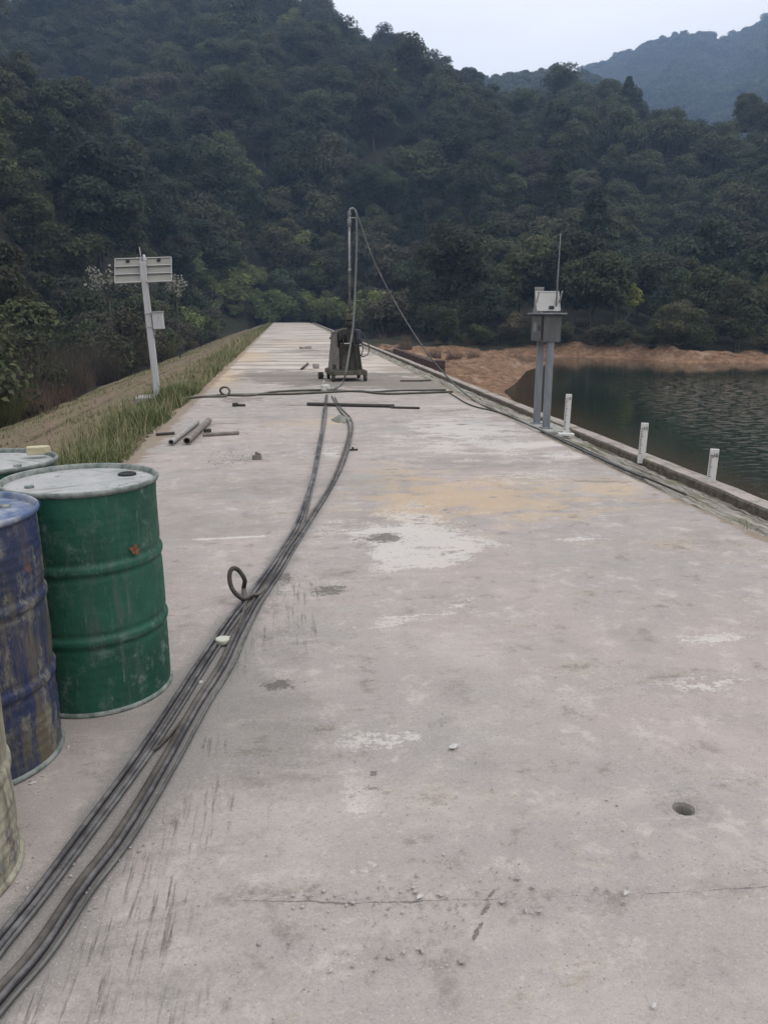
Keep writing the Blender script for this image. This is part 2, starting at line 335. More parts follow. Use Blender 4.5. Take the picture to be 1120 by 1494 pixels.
A['soil'] = np.exp(-((X - EDGE_L) / .16) ** 2) * 1.0 + np.exp(-((EDGE_R - X) / .07) ** 2) * .8 + np.exp(-((X - EDGE_L) / .5) ** 2) * .35
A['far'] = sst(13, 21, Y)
def crack(l, w, amp=.012, sd=0):
    g = GP(l); q = spline([(a, b, 0) for a, b in g], 10)[:, :2]
    return np.exp(-((poly_dist(X, Y + amp * lnoise(X, 0 * X, 22., sd), [tuple(v) for v in q])) / w) ** 2)
cg = np.array(GP([(300, 1312), (450, 1313), (520, 1316), (640, 1311), (740, 1308), (860, 1304), (960, 1299), (1110, 1291), (1250, 1283)]))
A['crackd'] = np.where(X < cg[0, 0], .3, np.clip(Y - np.interp(X, cg[:, 0], cg[:, 1]), -.3, .3))
A['crackw'] = np.clip(.55 + .5 * lnoise(X, Y, 7, 8), .12, 1) * sst(cg[0, 0], cg[1, 0] + .1, X)
A['crack'] = .7 * crack([(760, 766), (820, 765), (900, 762)], .012, .01, 2) + .55 * crack([(655, 803), (745, 800)], .01, .01, 5) + .8 * crack([(720, 1300), (735, 1240), (728, 1180)], .006, .01, 4) * .6
for yj in (13.0 + 6.2 * np.arange(16)): A['crack'] = A['crack'] + .8 * np.exp(-((Y - yj + .05 * lnoise(X, 0 * X, 1.5, 3)) / (.02 + .002 * yj)) ** 2)
xc = .5 * (X[:-1, :-1] + X[1:, 1:]); yc = .5 * (Y[:-1, :-1] + Y[1:, 1:])
keep = ~((abs(xc - HOLE[0]) < .09) & (abs(yc - HOLE[1]) < .09))
Pg[..., 2] = .006 * lnoise(X, Y, 1.1, 12) * sst(.0, .4, X - EDGE_L) * sst(0, .4, EDGE_R - X)
Pg[..., 2] *= sst(.15, .4, np.hypot(X - HOLE[0], Y - HOLE[1]))
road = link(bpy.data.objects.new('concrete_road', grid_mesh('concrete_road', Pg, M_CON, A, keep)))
tag(road, kind='structure')
# rim, bore and slab sides joined on with bmesh
bm = bmesh.new(); bm.from_mesh(road.data); n = 40
def ring(r, z, jit=0.0, cx=HOLE[0], cy=HOLE[1]):
    return [bm.verts.new((cx + (r + jit * math.sin(k * 1.7) * math.cos(k * .9)) * math.cos(k * 2 * math.pi / n), cy + (r + jit * math.sin(k * 2.1)) * math.sin(k * 2 * math.pi / n), z)) for k in range(n)]
sq = []
for k in range(n):
    a = k * 2 * math.pi / n; s_ = .09 / max(abs(math.cos(a)), abs(math.sin(a))); sq.append(bm.verts.new((HOLE[0] + s_ * math.cos(a), HOLE[1] + s_ * math.sin(a), 0)))
rings = [sq, ring(.047, -.001, .003), ring(.035, -.007, .002), ring(.0325, -.02), ring(.0325, -.22)]
for a, b in zip(rings[:-1], rings[1:]):
    for k in range(n): bm.faces.new((a[k], a[(k + 1) % n], b[(k + 1) % n], b[k]))
bm.faces.new(rings[-1])
bmesh.ops.recalc_face_normals(bm, faces=bm.faces[:])
if sum(f.normal.z * f.calc_area() for f in bm.faces) < 0: bmesh.ops.reverse_faces(bm, faces=bm.faces[:])
bm.to_mesh(road.data); bm.free()
sb = MB()
for col in (0, -1):
    e = Pg[::6, col]; lo = e.copy(); lo[:, 2] = -.22; m_ = len(e)
    sb.add(np.concatenate([e, lo]), [[i, i + 1, m_ + i + 1, m_ + i] if col == -1 else [i + 1, i, m_ + i, m_ + i + 1] for i in range(m_ - 1)])
m = NT('slab_edge'); nn = m.noise(14, 5); m.bump(nn, .6, .02)
M_EDGE = m.done(m.mix(m.rng(nn, .35, .7), (.14, .125, .11), (.27, .25, .235)), .9)
tag(sb.build('road_edge', M_EDGE, smooth=False), kind='structure')

# ------------------------------------------------------------------ embankment, ledge, kerb
def mat_soil():
    m = NT('dry_grass_soil'); p = m.pos(); a = m.noise(1.3, 6, .65, p); b = m.noise(11, 6, .7, p); s = m.noise(1, 5, .7, m.pos((9, 1.2, 1)))
    c = m.mix(m.rng(a, .35, .65), (.19, .138, .098), (.145, .118, .080)); c = m.mix(m.rng(b, .5, .72, 0, .7), c, (.285, .215, .145))
    c = m.mix(m.rng(s, .55, .72, 0, .6), c, (.105, .09, .05)); g = m.noise(.55, 4, .6, p); c = m.mix(m.rng(g, .55, .72, 0, .55), c, (.105, .115, .055))
    c = m.mix(m.attr('trench'), c, (.055, .042, .03)); m.bump(b, .7, .05); return m.done(c, .95, 0, .1)
M_SOIL = mat_soil()
yy = np.concatenate([np.arange(-4, 40, .25), np.arange(40, 113, .6)])
uu = np.concatenate([np.linspace(0, .8, 9), np.linspace(.9, 6.6, 58)])
U, V = np.meshgrid(uu, yy); Xs = EDGE_L - .02 - U
zs = -.03 - np.where(U < .75, .05 * U, .0375 + (U - .75) * .30)
tr = np.exp(-((U - 3.0 - .12 * lnoise(V, 0 * V, .35, 2)) / .17) ** 2)
zs = zs - .24 * tr + .10 * sst(2.7, 3.1, U) * 0 + .035 * lnoise(Xs, V, 2.3, 5) * sst(.3, 1, U) + .02 * lnoise(Xs, V, 7, 6) * sst(.1, .5, U)
emb = link(bpy.data.objects.new('embankment', grid_mesh('embankment', np.stack([Xs, V, zs], -1)[:, ::-1], M_SOIL, {'trench': np.clip(tr * 1.25, 0, 1)[:, ::-1]})))
tag(emb, kind='structure')
def emb_z(x):
    u = EDGE_L - .02 - x; return -.03 - (.05 * u if u < .75 else .0375 + (u - .75) * .30)

def mat_ledge():
    m = NT('mossy_masonry'); p = m.pos(); a = m.noise(1.4, 6, .65, p); b = m.noise(16, 6, .7, p); l = m.noise(1, 5, .7, m.pos((16, 1.0, 1)))
    v = m.voro(7, m.pos((1.3, .8, 1)), 'DISTANCE_TO_EDGE')
    c = m.mix(m.rng(a, .35, .65), (.27, .245, .215), (.20, .185, .155)); c = m.mix(m.rng(l, .50, .62, 0, .85), c, (.38, .355, .30))
    c = m.mix(m.rng(l, .50, .40, 0, .9), c, (.065, .058, .040)); c = m.mix(m.rng(a, .50, .66, 0, .75), c, (.145, .148, .075))
    c = m.mix(m.rng(v, .035, .0, 0, .7), c, (.07, .06, .05)); c = m.mix(m.rng(b, .6, .75, 0, .6), c, (.40, .38, .35)); m.bump(b, .8, .03); return m.done(c, .92, 0, .15)
M_LEDGE = mat_ledge()
xl = np.array([0, .05, .1, .15, .2, .25, .3, .36, .42, .48, .52, .56]) + EDGE_R - .05
yl = np.concatenate([np.arange(-4, 25, .07), np.arange(25, 113, .5)])
XL, YL = np.meshgrid(xl, yl); tt = (XL - xl[0]) / (xl[-1] - xl[0])
wid = .0 + 0 * YL
ZL = -.03 - .05 * tt + .007 * lnoise(XL, YL, 6, 21) + .007 * lnoise(XL, YL, 26, 22)
tag(link(bpy.data.objects.new('stone_ledge', grid_mesh('stone_ledge', np.stack([XL, YL, ZL], -1), M_LEDGE))), kind='structure')
def mat_kerb():
    m = NT('kerb_concrete'); p = m.pos(); a = m.noise(1.2, 6, .65, p); b = m.noise(20, 6, .7, p); l = m.noise(1, 5, .7, m.pos((26, .9, 1)))
    c = m.mix(m.rng(a, .35, .65), (.36, .315, .275), (.29, .255, .225)); c = m.mix(m.rng(l, .52, .64, 0, .7), c, (.15, .13, .10)); c = m.mix(m.rng(b, .58, .75, 0, .5), c, (.46, .42, .38))
    c = m.mix(m.rng(m.noise(5, 7, .75, p, .5), .50, .64, 0, .8), c, (.20, .175, .145)); c = m.mix(m.rng(m.noise(2.2, 6, .7, m.pos(loc=(3, 2, 1))), .52, .66, 0, .6), c, (.115, .11, .07)); nz = m.normal_z(); c = m.mix(m.rng(nz, .75, .3), c, m.mix(m.rng(b, .35, .65), (.075, .062, .045), (.165, .14, .11))); m.bump(b, .6, .012); return m.done(c, .92, 0, .2)  # steep faces mixed darker: soil plus the inner face's shade, put into the colour
M_KERB = mat_kerb()
yk = np.concatenate([np.arange(-4, 25, .12), np.arange(25, 113, .6)]); kx = 3.80 + .005 * lnoise(yk, 0 * yk, 1.2, 2) + .004 * lnoise(yk, 0 * yk, 11., 3)
prof = [(-.075, -.16), (-.07, -.02), (-.06, .0), (.095, .004), (.11, -.012), (.115, -.4)]
KP = np.stack([np.stack([kx + px_, yk, pz + .004 * lnoise(yk, 0 * yk + px_, 7, 5)], -1) for px_, pz in prof], 1)
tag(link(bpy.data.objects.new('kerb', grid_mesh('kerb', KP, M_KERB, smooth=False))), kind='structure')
m = NT('revetment_stone'); a = m.noise(2.2, 6); v = m.voro(2.2, None, 'DISTANCE_TO_EDGE'); m.bump(a, .7, .08)
M_REV = m.done(m.mix(m.rng(v, .05, 0), m.mix(m.rng(a, .35, .65), (.27, .20, .145), (.18, .135, .10)), (.06, .05, .04)), .9)
xr = np.linspace(3.9, 11, 20); XR, YR = np.meshgrid(xr, np.arange(-6, 114, 1.0)); ZR = -.12 - (XR - 3.9) * .52 + .04 * lnoise(XR, YR, 3, 6)
tag(link(bpy.data.objects.new('revetment_slope', grid_mesh('revetment_slope', np.stack([XR, YR, ZR], -1), M_REV))), kind='structure')

# ------------------------------------------------------------------ terrain: valley, lake bed, forested hills
WATER = -2.0
lake = [(8.0, -30.0), (8.0, 24.0)] + GP([(735, 571), (752, 560), (769, 541)], WATER) + [(19.0, 55.0)] + GP([(745, 531), (705, 528), (697, 521), (740, 518.5), (790, 520), (860, 521.5), (900, 523), (960, 527), (990, 530), (1040, 529), (1130, 530)], WATER) + [(60, 48), (85, 30), (85, -30)]
def H(x, y):
    x = np.asarray(x, float); y = np.asarray(y, float); r = np.hypot(x, y) + 1e-6; a = np.degrees(np.arctan2(x, y))
    ins = in_poly(x, y, lake); d = poly_dist(x, y, lake + lake[:1])
    spit = sst(22, 16, x) * sst(70, 62, y)
    bank = -2 + (1 - spit) * np.minimum(.72 + .32 * lnoise(x, y, .35, 14), .42 * d) + spit * np.minimum(.9, .05 * d + .30 * sst(0, 1.6, d)) + (.20 * lnoise(x, y, 1.0, 8) + .13 * lnoise(x, y, 2.6, 9) + .06 * lnoise(x, y, 7., 10)) * sst(.2, 1.2, d)
    right = np.where(ins, -2 - np.minimum(3.5, .35 * d), bank)
    left = np.maximum(-1.75 - .20 * np.maximum(0, -7.9 - x), -4.6) + .15 * lnoise(x, y, .5, 11)
    base = np.where(x < 0, left, right)
    # main ridge
    db = np.interp(a, [-60, -24, -8, 0, 5, 9, 12, 17, 22, 28, 40, 90], [60, 60, 95, 114, 114, 104, 84, 70, 68, 66, 70, 90])
    el = np.interp(a, [-60, -24, -19, -14, -8, -3, 1.2, 5, 10.5, 13.7, 17, 20, 22.6, 25, 27, 28.3, 30, 34, 60], [15, 15.2, 15.3, 15.9, 17.4, 18.0, 16.7, 15.2, 13.7, 12.0, 11.7, 11.6, 11.0, 10.0, 8.9, 8.7, 10.0, 10.4, 8])
    dr = np.interp(a, [-60, -24, -10, 2, 12, 18, 24, 28, 40], [230, 235, 255, 262, 250, 225, 195, 180, 180])
    t = np.clip((r - db) / (dr - db), 0, 1); zr = CAM_H + dr * np.tan(np.radians(el))
    zh = -2.6 + (zr + 2.6) * (t ** 1.08) + 8.5 * lnoise(x, y, .045, 31) * 4 * t * (1 - t) - np.maximum(0, r - dr) * .45
    zh = np.where(r < db, -99, zh)
    # nearer spur on the left
    db0 = np.interp(a, [-60, -24, -19, -8, -4, 0, 4], [38, 42, 46, 86, 113, 117, 118]); el0 = np.interp(a, [-60, -24, -19, -14, -9, -5, -2, 1, 5], [13, 13.5, 13.2, 10.6, 7.6, 5.2, 3.2, 1.0, -2])
    dr0 = np.interp(a, [-60, -24, 0, 5], [118, 122, 138, 140]); t0 = np.clip((r - db0) / (dr0 - db0), 0, 1)
    z0 = -4 + (CAM_H + dr0 * np.tan(np.radians(el0)) + 4) * t0 + 2.2 * lnoise(x, y, .11, 33) * 4 * t0 * (1 - t0) - np.maximum(0, r - dr0) * .5; z0 = np.where(r < db0, -99, z0)
    # hill in the gap and the far blue hill
    e1 = np.interp(a, [0, 8, 13, 15.5, 17.8, 20.3, 24, 30], [8, 11, 13.6, 14.1, 14.25, 13.7, 11.5, 8]); z1 = CAM_H + 430 * np.tan(np.radians(e1)) - abs(r - 430) * .42; z1 = np.where(r < 300, -99, z1)
    e2 = np.interp(a, [5, 14, 18, 20.3, 23.3, 25.5, 27, 28.5, 30.5, 34, 45, 80], [6, 11.3, 13.4, 14.3, 15.1, 15.7, 15.4, 15.2, 15.9, 16.6, 14, 8]); z2 = CAM_H + 900 * np.tan(np.radians(e2)) - abs(r - 900) * .42 + 6 * lnoise(x, y, .02, 41) * sst(900, 800, r); z2 = np.where(r < 440, -99, z2)
    return np.maximum(np.maximum(np.maximum(base, zh), np.maximum(z0, z1)), z2)
az = np.radians(np.concatenate([np.arange(-180, -40, 5), np.arange(-40, 4, .5), np.arange(4, 37, .22), np.arange(37, 50, .6), np.arange(50, 181, 5)])); rr = np.concatenate([np.geomspace(2, 30, 26), np.arange(30.5, 84, .34), np.geomspace(84.5, 1500, 90)])
AZ, RRg = np.meshgrid(az, rr); TX, TY = RRg * np.sin(AZ), RRg * np.cos(AZ); TZ = H(TX, TY)
dsh = poly_dist(TX, TY, lake + lake[:1])
mud = (TX > 3) * sst(3.2, 1.6, np.where(in_poly(TX, TY, lake), 0, np.where((TX < 19) & (TY < 66), dsh * .3, dsh))) * sst(-.3, -.8, TZ)
m = NT('hillside_ground'); p = m.pos(); a = m.noise(.25, 6, .6, p); b = m.noise(2.4, 7, .7, p)
c = m.mix(m.rng(a, .35, .65), (.030, .034, .022), (.045, .038, .026)); mm = m.rng(m.math('ADD', m.attr('mud'), m.math('MULTIPLY', m.math('SUBTRACT', b, .5), .7)), .3, .6)
mc = m.mix(m.rng(b, .35, .68), (.135, .080, .050), (.29, .178, .108)); mc = m.mix(m.rng(m.noise(.6, 5, .6, p), .52, .68, 0, .5), mc, (.36, .28, .205)); mc = m.mix(m.rng(m.noise(1, 6, .7, m.pos((.9, .9, 5))), .56, .68, 0, .8), mc, (.06, .043, .032)); mc = m.mix(m.rng(m.noise(3.5, 6, .7, p), .42, .30, 0, .9), mc, (.07, .047, .034)); mc = m.mix(m.rng(m.noise(1.7, 6, .7, m.pos(loc=(3, 1, 2))), .54, .66, 0, .6), mc, (.30, .165, .10))
c = m.mix(mm, c, mc); m.bump(b, .8, .3); M_GROUND = m.done(c, .95, 0, .1)
terrain = link(bpy.data.objects.new('terrain', grid_mesh('terrain', np.stack([TX, TY, TZ], -1), M_GROUND, {'mud': mud})))
tag(terrain, kind='structure')

# ------------------------------------------------------------------ water
wx = np.concatenate([np.arange(6.5, 30, .7), np.arange(30, 95, 2.5)]); wy = np.concatenate([np.arange(-32, 80, 1.0)]); WX, WY = np.meshgrid(wx, wy)
ins = in_poly(WX, WY, lake); dd = poly_dist(WX, WY, lake + lake[:1]); damd = np.maximum(0, WX - 8.0)
sh = np.where(ins, np.maximum(np.exp(-(dd / 1.7) ** 2), .9 * np.exp(-(damd / 1.7) ** 2)), 1)
m = NT('lake_water'); 
wv = m.noise(1, 4, .6, m.pos((2.1, 4.6, 1), (0, 0, R(-14)))); wv2 = m.noise(1, 3, .6, m.pos((.8, 2.2, 1), (0, 0, R(-25)))); wm = m.rng(m.noise(1, 3, .5, m.pos((.06, .09, 1), loc=(.35, .2, 0))), .46, .60)
xx = m.xyz(); wind = m.math('MULTIPLY', m.rng(m.math('SUBTRACT', xx[0], m.math('MULTIPLY', xx[1], .25)), 5.0, 14.0), m.rng(xx[1], 44, 22))
hgt = m.math('ADD', m.math('MULTIPLY', m.rng(wv, .50, .78), m.math('ADD', m.math('MULTIPLY', wind, 1.0), .012)), m.math('MULTIPLY', wv2, .05))
m.bump(hgt, .9, .10)
c = m.mix(m.attr('shallow'), (.016, .026, .017), (.070, .044, .024)); M_WATER = m.done(c, .04, 0, .5); m.b.inputs['IOR'].default_value = 1.33
tag(link(bpy.data.objects.new('lake_water', grid_mesh('lake_water', np.stack([WX, WY, 0 * WX + WATER], -1), M_WATER, {'shallow': sh}))), kind='structure')

# ------------------------------------------------------------------ foliage
def mat_leaf(name, stops, tint=.5, stand=True):
    m = NT(name); stops = [(q, tuple(min(.6, v * (1.28 if stand else 1.0)) for v in cc)) for q, cc in stops]; c = m.ramp(m.random(), stops); t = m.attr('tint')
    if stand: c = m.mix(1.0, c, m.ramp(m.math('FRACT', m.math('MULTIPLY', m.random(), 17.3)), [(0, (.62, .62, .64)), (.6, (1, 1, 1)), (.88, (1.25, 1.25, 1.15)), (1, (1.7, 1.75, 1.4))]), 'MULTIPLY')
    if stand:                                   # whole stands of the wood differ in species and colour
        oi = m.t.nodes.new('ShaderNodeObjectInfo'); n1 = m.noise(.021, 3, .6, oi.outputs['Location']); n2 = m.noise(.05, 2, .6, oi.outputs['Location'])
        c = m.mix(m.rng(n1, .47, .62, 0, .65), c, (.098, .110, .052)); c = m.mix(m.rng(n2, .56, .68, 0, .55), c, (.088, .074, .058)); c = m.mix(m.rng(n2, .44, .34, 0, .55), c, (.030, .042, .036))
    c = m.mix(m.rng(t, 0, 1, 0, 1, False), m.mix(.38, c, (.010, .014, .009)), m.mix(tint, c, m.mix(1.0, c, (1.7, 1.65, 1.4), 'MULTIPLY')))
    mat = m.done(c, .75, 0, .12); tl = m.t.nodes.new('ShaderNodeBsdfTranslucent'); mx = m.t.nodes.new('ShaderNodeMixShader'); mx.inputs[0].default_value = .32
    m.put(tl.inputs[0], c); m.t.links.new(m.b.outputs[0], mx.inputs[1]); m.t.links.new(tl.outputs[0], mx.inputs[2]); m.t.links.new(mx.outputs[0], m.out.inputs[0]); return mat
M_LEAF = mat_leaf('broadleaf_foliage', [(0, (.040, .054, .032)), (.25, (.056, .070, .036)), (.45, (.036, .050, .037)), (.62, (.066, .074, .038)), (.8, (.060, .056, .042)), (.92, (.080, .088, .044)), (1, (.072, .062, .048))])
M_LEAFY = mat_leaf('yellow_green_foliage', [(0, (.20, .23, .075)), (1, (.235, .245, .085))], .5, False)
M_NEEDLE = mat_leaf('conifer_foliage', [(0, (.030, .044, .032)), (1, (.042, .052, .034))])
M_FAR = mat_leaf('distant_foliage', [(0, (.030, .044, .030)), (.5, (.038, .050, .032)), (1, (.045, .054, .034))])
M_SHRUB = mat_leaf('shrub_foliage', [(0, (.042, .052, .030)), (.35, (.058, .066, .036)), (.6, (.060, .054, .040)), (.8, (.080, .068, .054)), (1, (.056, .072, .038))])
M_GREENER = mat_leaf('green_thicket_foliage', [(0, (.15, .195, .075)), (.5, (.19, .215, .09)), (1, (.14, .18, .08))], .5, False)
M_DRY = mat_leaf('dry_stalks', [(0, (.165, .125, .095)), (.5, (.14, .095, .075)), (1, (.19, .15, .105))], .5, False)
M_TWIG = mat_leaf('bare_twigs', [(0, (.085, .068, .056)), (.5, (.065, .055, .045)), (1, (.10, .082, .066))], .5, False)
M_REED = mat_leaf('reed_leaves', [(0, (.12, .125, .06)), (.5, (.16, .14, .08)), (1, (.15, .155, .06))], .5, False)
M_BLOSSOM = mat_leaf('pale_leaves', [(0, (.30, .31, .27)), (1, (.36, .36, .32))], .3, False)
m = NT('bark'); bn = m.noise(9, 5, .7, m.pos((4, 4, 1))); m.bump(bn, .7, .02); M_BARK = m.done(m.mix(m.rng(bn, .35, .65), (.055, .045, .036), (.12, .105, .085)), .9)
m = NT('pale_bark'); bn = m.noise(9, 5, .7, m.pos((4, 4, 1))); M_BARKP = m.done(m.mix(m.rng(bn, .35, .65), (.13, .115, .095), (.22, .20, .17)), .9)

def leaves(cent, nrm, size, g, ratio=.6):
    n = len(cent); nr = nrm + g.normal(0, .55, (n, 3)); nr /= np.linalg.norm(nr, axis=1)[:, None] + 1e-9
    u = np.cross(nr, g.normal(0, 1, (n, 3))); u /= np.linalg.norm(u, axis=1)[:, None] + 1e-9; w = np.cross(nr, u)
    s = (size * g.uniform(.6, 1.3, n))[:, None]; u = u * s; w = w * s * ratio
    droop = np.array([0, 0, -1]) * s * .25
    return np.stack([cent - u + droop, cent - w * .9, cent + u + droop, cent + w * .9], 1)
def crown_mesh(name, seed, h, r, z0, mat, nl=13, per=240, size=.34, flat=.75, tall=1.0, gap=.0):
    """uneven broad crown: lobes of leaves spread through a rounded volume, z0..h"""
    g = np.random.default_rng(seed); C = []; Nn = []; zc = (z0 + h) / 2; rz = (h - z0) / 2
    for i in range(nl):
        d = g.normal(0, 1, 3); d /= np.linalg.norm(d); k = g.uniform(.15, .80)
        lc = np.array([d[0] * r * k, d[1] * r * k, zc + d[2] * rz * k * 1.0]); lr = r * g.uniform(.24, .52)
        q = g.normal(0, 1, (per, 3)); q /= np.linalg.norm(q, axis=1)[:, None]; q[:, 2] = np.where(q[:, 2] < -.35, -q[:, 2], q[:, 2])
        rad = g.uniform(.30, 1.22, per) ** .75
        C.append(lc + q * rad[:, None] * lr * np.array([1, 1, flat])); Nn.append(q)
    C = np.concatenate(C); Nn = np.concatenate(Nn)
    tint = np.clip(.5 + .24 * g.normal(0, 1, len(C)) + .10 * np.repeat(g.normal(0, 1, nl), per), 0, 1)
    return quads_mesh(name, leaves(C, Nn + np.array([0, 0, .35]), size, g), mat, {'tint': tint})
def conifer_mesh(name, seed, h, r, z0, mat, n=4200, size=.22):
    g = np.random.default_rng(seed); t = g.uniform(0, 1, n) ** .75; tier = t + .022 * np.sin(t * 48)
    rad = r * (1 - tier * .95) ** .7 * g.uniform(.15, 1.0, n) ** .55 * (1 + .12 * np.sin(t * 41 + 1.2 + 2 * np.sin(3 * t))); a = g.uniform(0, 6.28, n) ; a = a + .35 * np.sin(5 * a + tier * 20)
    C = np.stack([rad * np.cos(a), rad * np.sin(a), z0 + (h - z0) * tier - .25 * rad], -1); Nn = np.stack([np.cos(a) * .5, np.sin(a) * .5, 0 * a + 1], -1)
    return quads_mesh(name, leaves(C, Nn, size, g, .35), mat, {'tint': np.clip(.45 + .3 * g.normal(0, 1, n), 0, 1)})
def trunk_mesh(name, seed, h, r0, mat, limbs=5, spread=1.6, kink=.18):
    g = np.random.default_rng(seed); mb = MB(); k = 7
    pts = np.array([[kink * g.normal() * (i > 0), kink * g.normal() * (i > 0), h * i / (k - 1) - .3 * (i == 0)] for i in range(k)]); sp = spline(pts, 3)
    mb.tube(sp, np.linspace(r0, r0 * .25, len(sp)), 7)
    for i in range(limbs):
        b = sp[int(len(sp) * g.uniform(.4, .85))]; a = g.uniform(0, 6.28); L = spread * g.uniform(.6, 1.2)
        q = spline([b, b + np.array([math.cos(a) * L * .5, math.sin(a) * L * .5, L * .35]), b + np.array([math.cos(a) * L, math.sin(a) * L, L * g.uniform(.6, 1.0)])], 3)
        mb.tube(q, np.linspace(r0 * .42, r0 * .1, len(q)), 5)
    me = mb.mesh(name); me.materials.append(mat); me.polygons.foreach_set('use_smooth', [True] * len(me.polygons)); return me
BROAD = [(crown_mesh('crown', 100 + i, h, r, z0, M_LEAF, nl + 8, 400, .20), trunk_mesh('trunk', 120 + i, h * .72, .17, M_BARK)) for i, (h, r, z0, nl) in enumerate([(8.5, 3.7, 1.6, 14), (9.5, 3.4, 2.2, 13), (7.5, 3.9, 1.2, 15), (10.5, 3.6, 2.6, 15), (8.0, 3.2, 1.8, 11), (9.0, 4.2, 2.0, 16)])]
CONI = [(conifer_mesh('crown', 140 + i, h, r, z0, M_NEEDLE), trunk_mesh('trunk', 150 + i, h * .95, .16, M_BARK, 3, .8, .06)) for i, (h, r, z0) in enumerate([(10, 2.9, 1.8), (9, 3.1, 1.4), (11, 2.8, 2.4)])]
LANK = [(crown_mesh('crown', 160 + i, h, r, z0, M_LEAF, 8, 330, .22), trunk_mesh('trunk', 165 + i, h * .85, .13, M_BARKP, 5, 1.3)) for i, (h, r, z0) in enumerate([(10.5, 2.4, 5.6), (11.5, 2.2, 6.6)])]
YELL = [(crown_mesh('crown', 170 + i, h, r, z0, M_LEAFY, 9, 380, .22), trunk_mesh('trunk', 175 + i, h * .75, .13, M_BARKP, 5, 1.3)) for i, (h, r, z0) in enumerate([(7.0, 2.4, 2.4), (8.5, 2.6, 2.0)])]
NEAR = [(crown_mesh('crown', 180 + i, h, r, z0, M_SHRUB if i % 2 else M_LEAF, nl, 1000, .105), trunk_mesh('trunk', 185 + i, h * .75, .12, M_BARK, 7, 1.6)) for i, (h, r, z0, nl) in enumerate([(6.5, 2.9, .8, 15), (5.5, 2.7, .4, 14), (7.5, 3.0, 1.4, 15), (6.0, 3.2, .5, 16)])]
FARV = [crown_mesh('crown', 190 + i, 11, 6.5, 0, M_FAR, 12, 150, .75) for i in range(4)]

def plant_tree(name, var, loc, s, rz, label, group=None):
    o = empty(name, loc, rz); o.scale = (s, s, s * random.uniform(.92, 1.1)); tag(o, label, 'tree', group)
    for nm, me in (('trunk', var[1]), ('crown', var[0])): link(bpy.data.objects.new(nm, me), o)
    return o
def scatter_stuff(name, pts, meshes, scales, label):
    """countless trees too many to single out: one object, geometry nodes"""
    me = bpy.data.meshes.new(name); me.from_pydata([tuple(q) for q in pts], [], [])
    a = me.attributes.new('scl', 'FLOAT', 'POINT'); a.data.foreach_set('value', np.asarray(scales, np.float32))
    a = me.attributes.new('rot', 'FLOAT', 'POINT'); a.data.foreach_set('value', RNG.uniform(0, 6.28, len(pts)).astype(np.float32))
    src = bpy.data.collections.new(name + '_kinds')
    for q in meshes: src.objects.link(bpy.data.objects.new('forest_crown', q))
    o = link(bpy.data.objects.new(name, me)); tag(o, label, 'forest', kind='stuff')
    ng = bpy.data.node_groups.new(name, 'GeometryNodeTree'); ng.interface.new_socket('Geometry', in_out='INPUT', socket_type='NodeSocketGeometry'); ng.interface.new_socket('Geometry', in_out='OUTPUT', socket_type='NodeSocketGeometry')
    nd = ng.nodes.new; gi, go = nd('NodeGroupInput'), nd('NodeGroupOutput'); ip = nd('GeometryNodeInstanceOnPoints'); ci = nd('GeometryNodeCollectionInfo')
    ci.inputs['Collection'].default_value = src; ci.inputs['Separate Children'].default_value = True; ci.inputs['Reset Children'].default_value = True
    at = nd('GeometryNodeInputNamedAttribute'); at.data_type = 'FLOAT'; at.inputs[0].default_value = 'scl'; ar = nd('GeometryNodeInputNamedAttribute'); ar.data_type = 'FLOAT'; ar.inputs[0].default_value = 'rot'
    cx = nd('ShaderNodeCombineXYZ'); L = ng.links.new
    L(gi.outputs[0], ip.inputs['Points']); L(ci.outputs[0], ip.inputs['Instance']); ip.inputs['Pick Instance'].default_value = True
    L(at.outputs[0], ip.inputs['Scale']); L(ar.outputs[0], cx.inputs[2]); L(cx.outputs[0], ip.inputs['Rotation']); L(ip.outputs[0], go.inputs[0])
    md = o.modifiers.new('scatter', 'NODES'); md.node_group = ng; return o

# candidate places on the hills and in the valley below the dam
sp_ = 5.3; gx, gy = np.meshgrid(np.arange(-150, 190, sp_), np.arange(14, 285, sp_)); gx = gx + RNG.uniform(-2.1, 2.1, gx.shape); gy = gy + RNG.uniform(-2.1, 2.1, gy.shape)
gx, gy = gx.ravel(), gy.ravel(); gz = H(gx, gy); gr = np.hypot(gx, gy); ga = np.degrees(np.arctan2(gx, gy))
dl = poly_dist(gx, gy, lake + lake[:1]); inl = in_poly(gx, gy, lake)
ok = (ga > -23) & (ga < 37) & (gr < 278) & ~inl
ok &= np.where(gx > 0, (dl > 3.0) & (gr > 66), (gx < -13.5) | ((gx < -10.5) & (gy > 45)) | ((gx < -9.4) & (gy > 75)) | (gy > 114))
ok &= ~((gx > np.where(gy > 75, -9.4, np.where(gy > 45, -10.5, -13.5))) & (gx < 14) & (gy < 114)) & ~((gx >= 0) & (gx < 22) & (gy < 70))
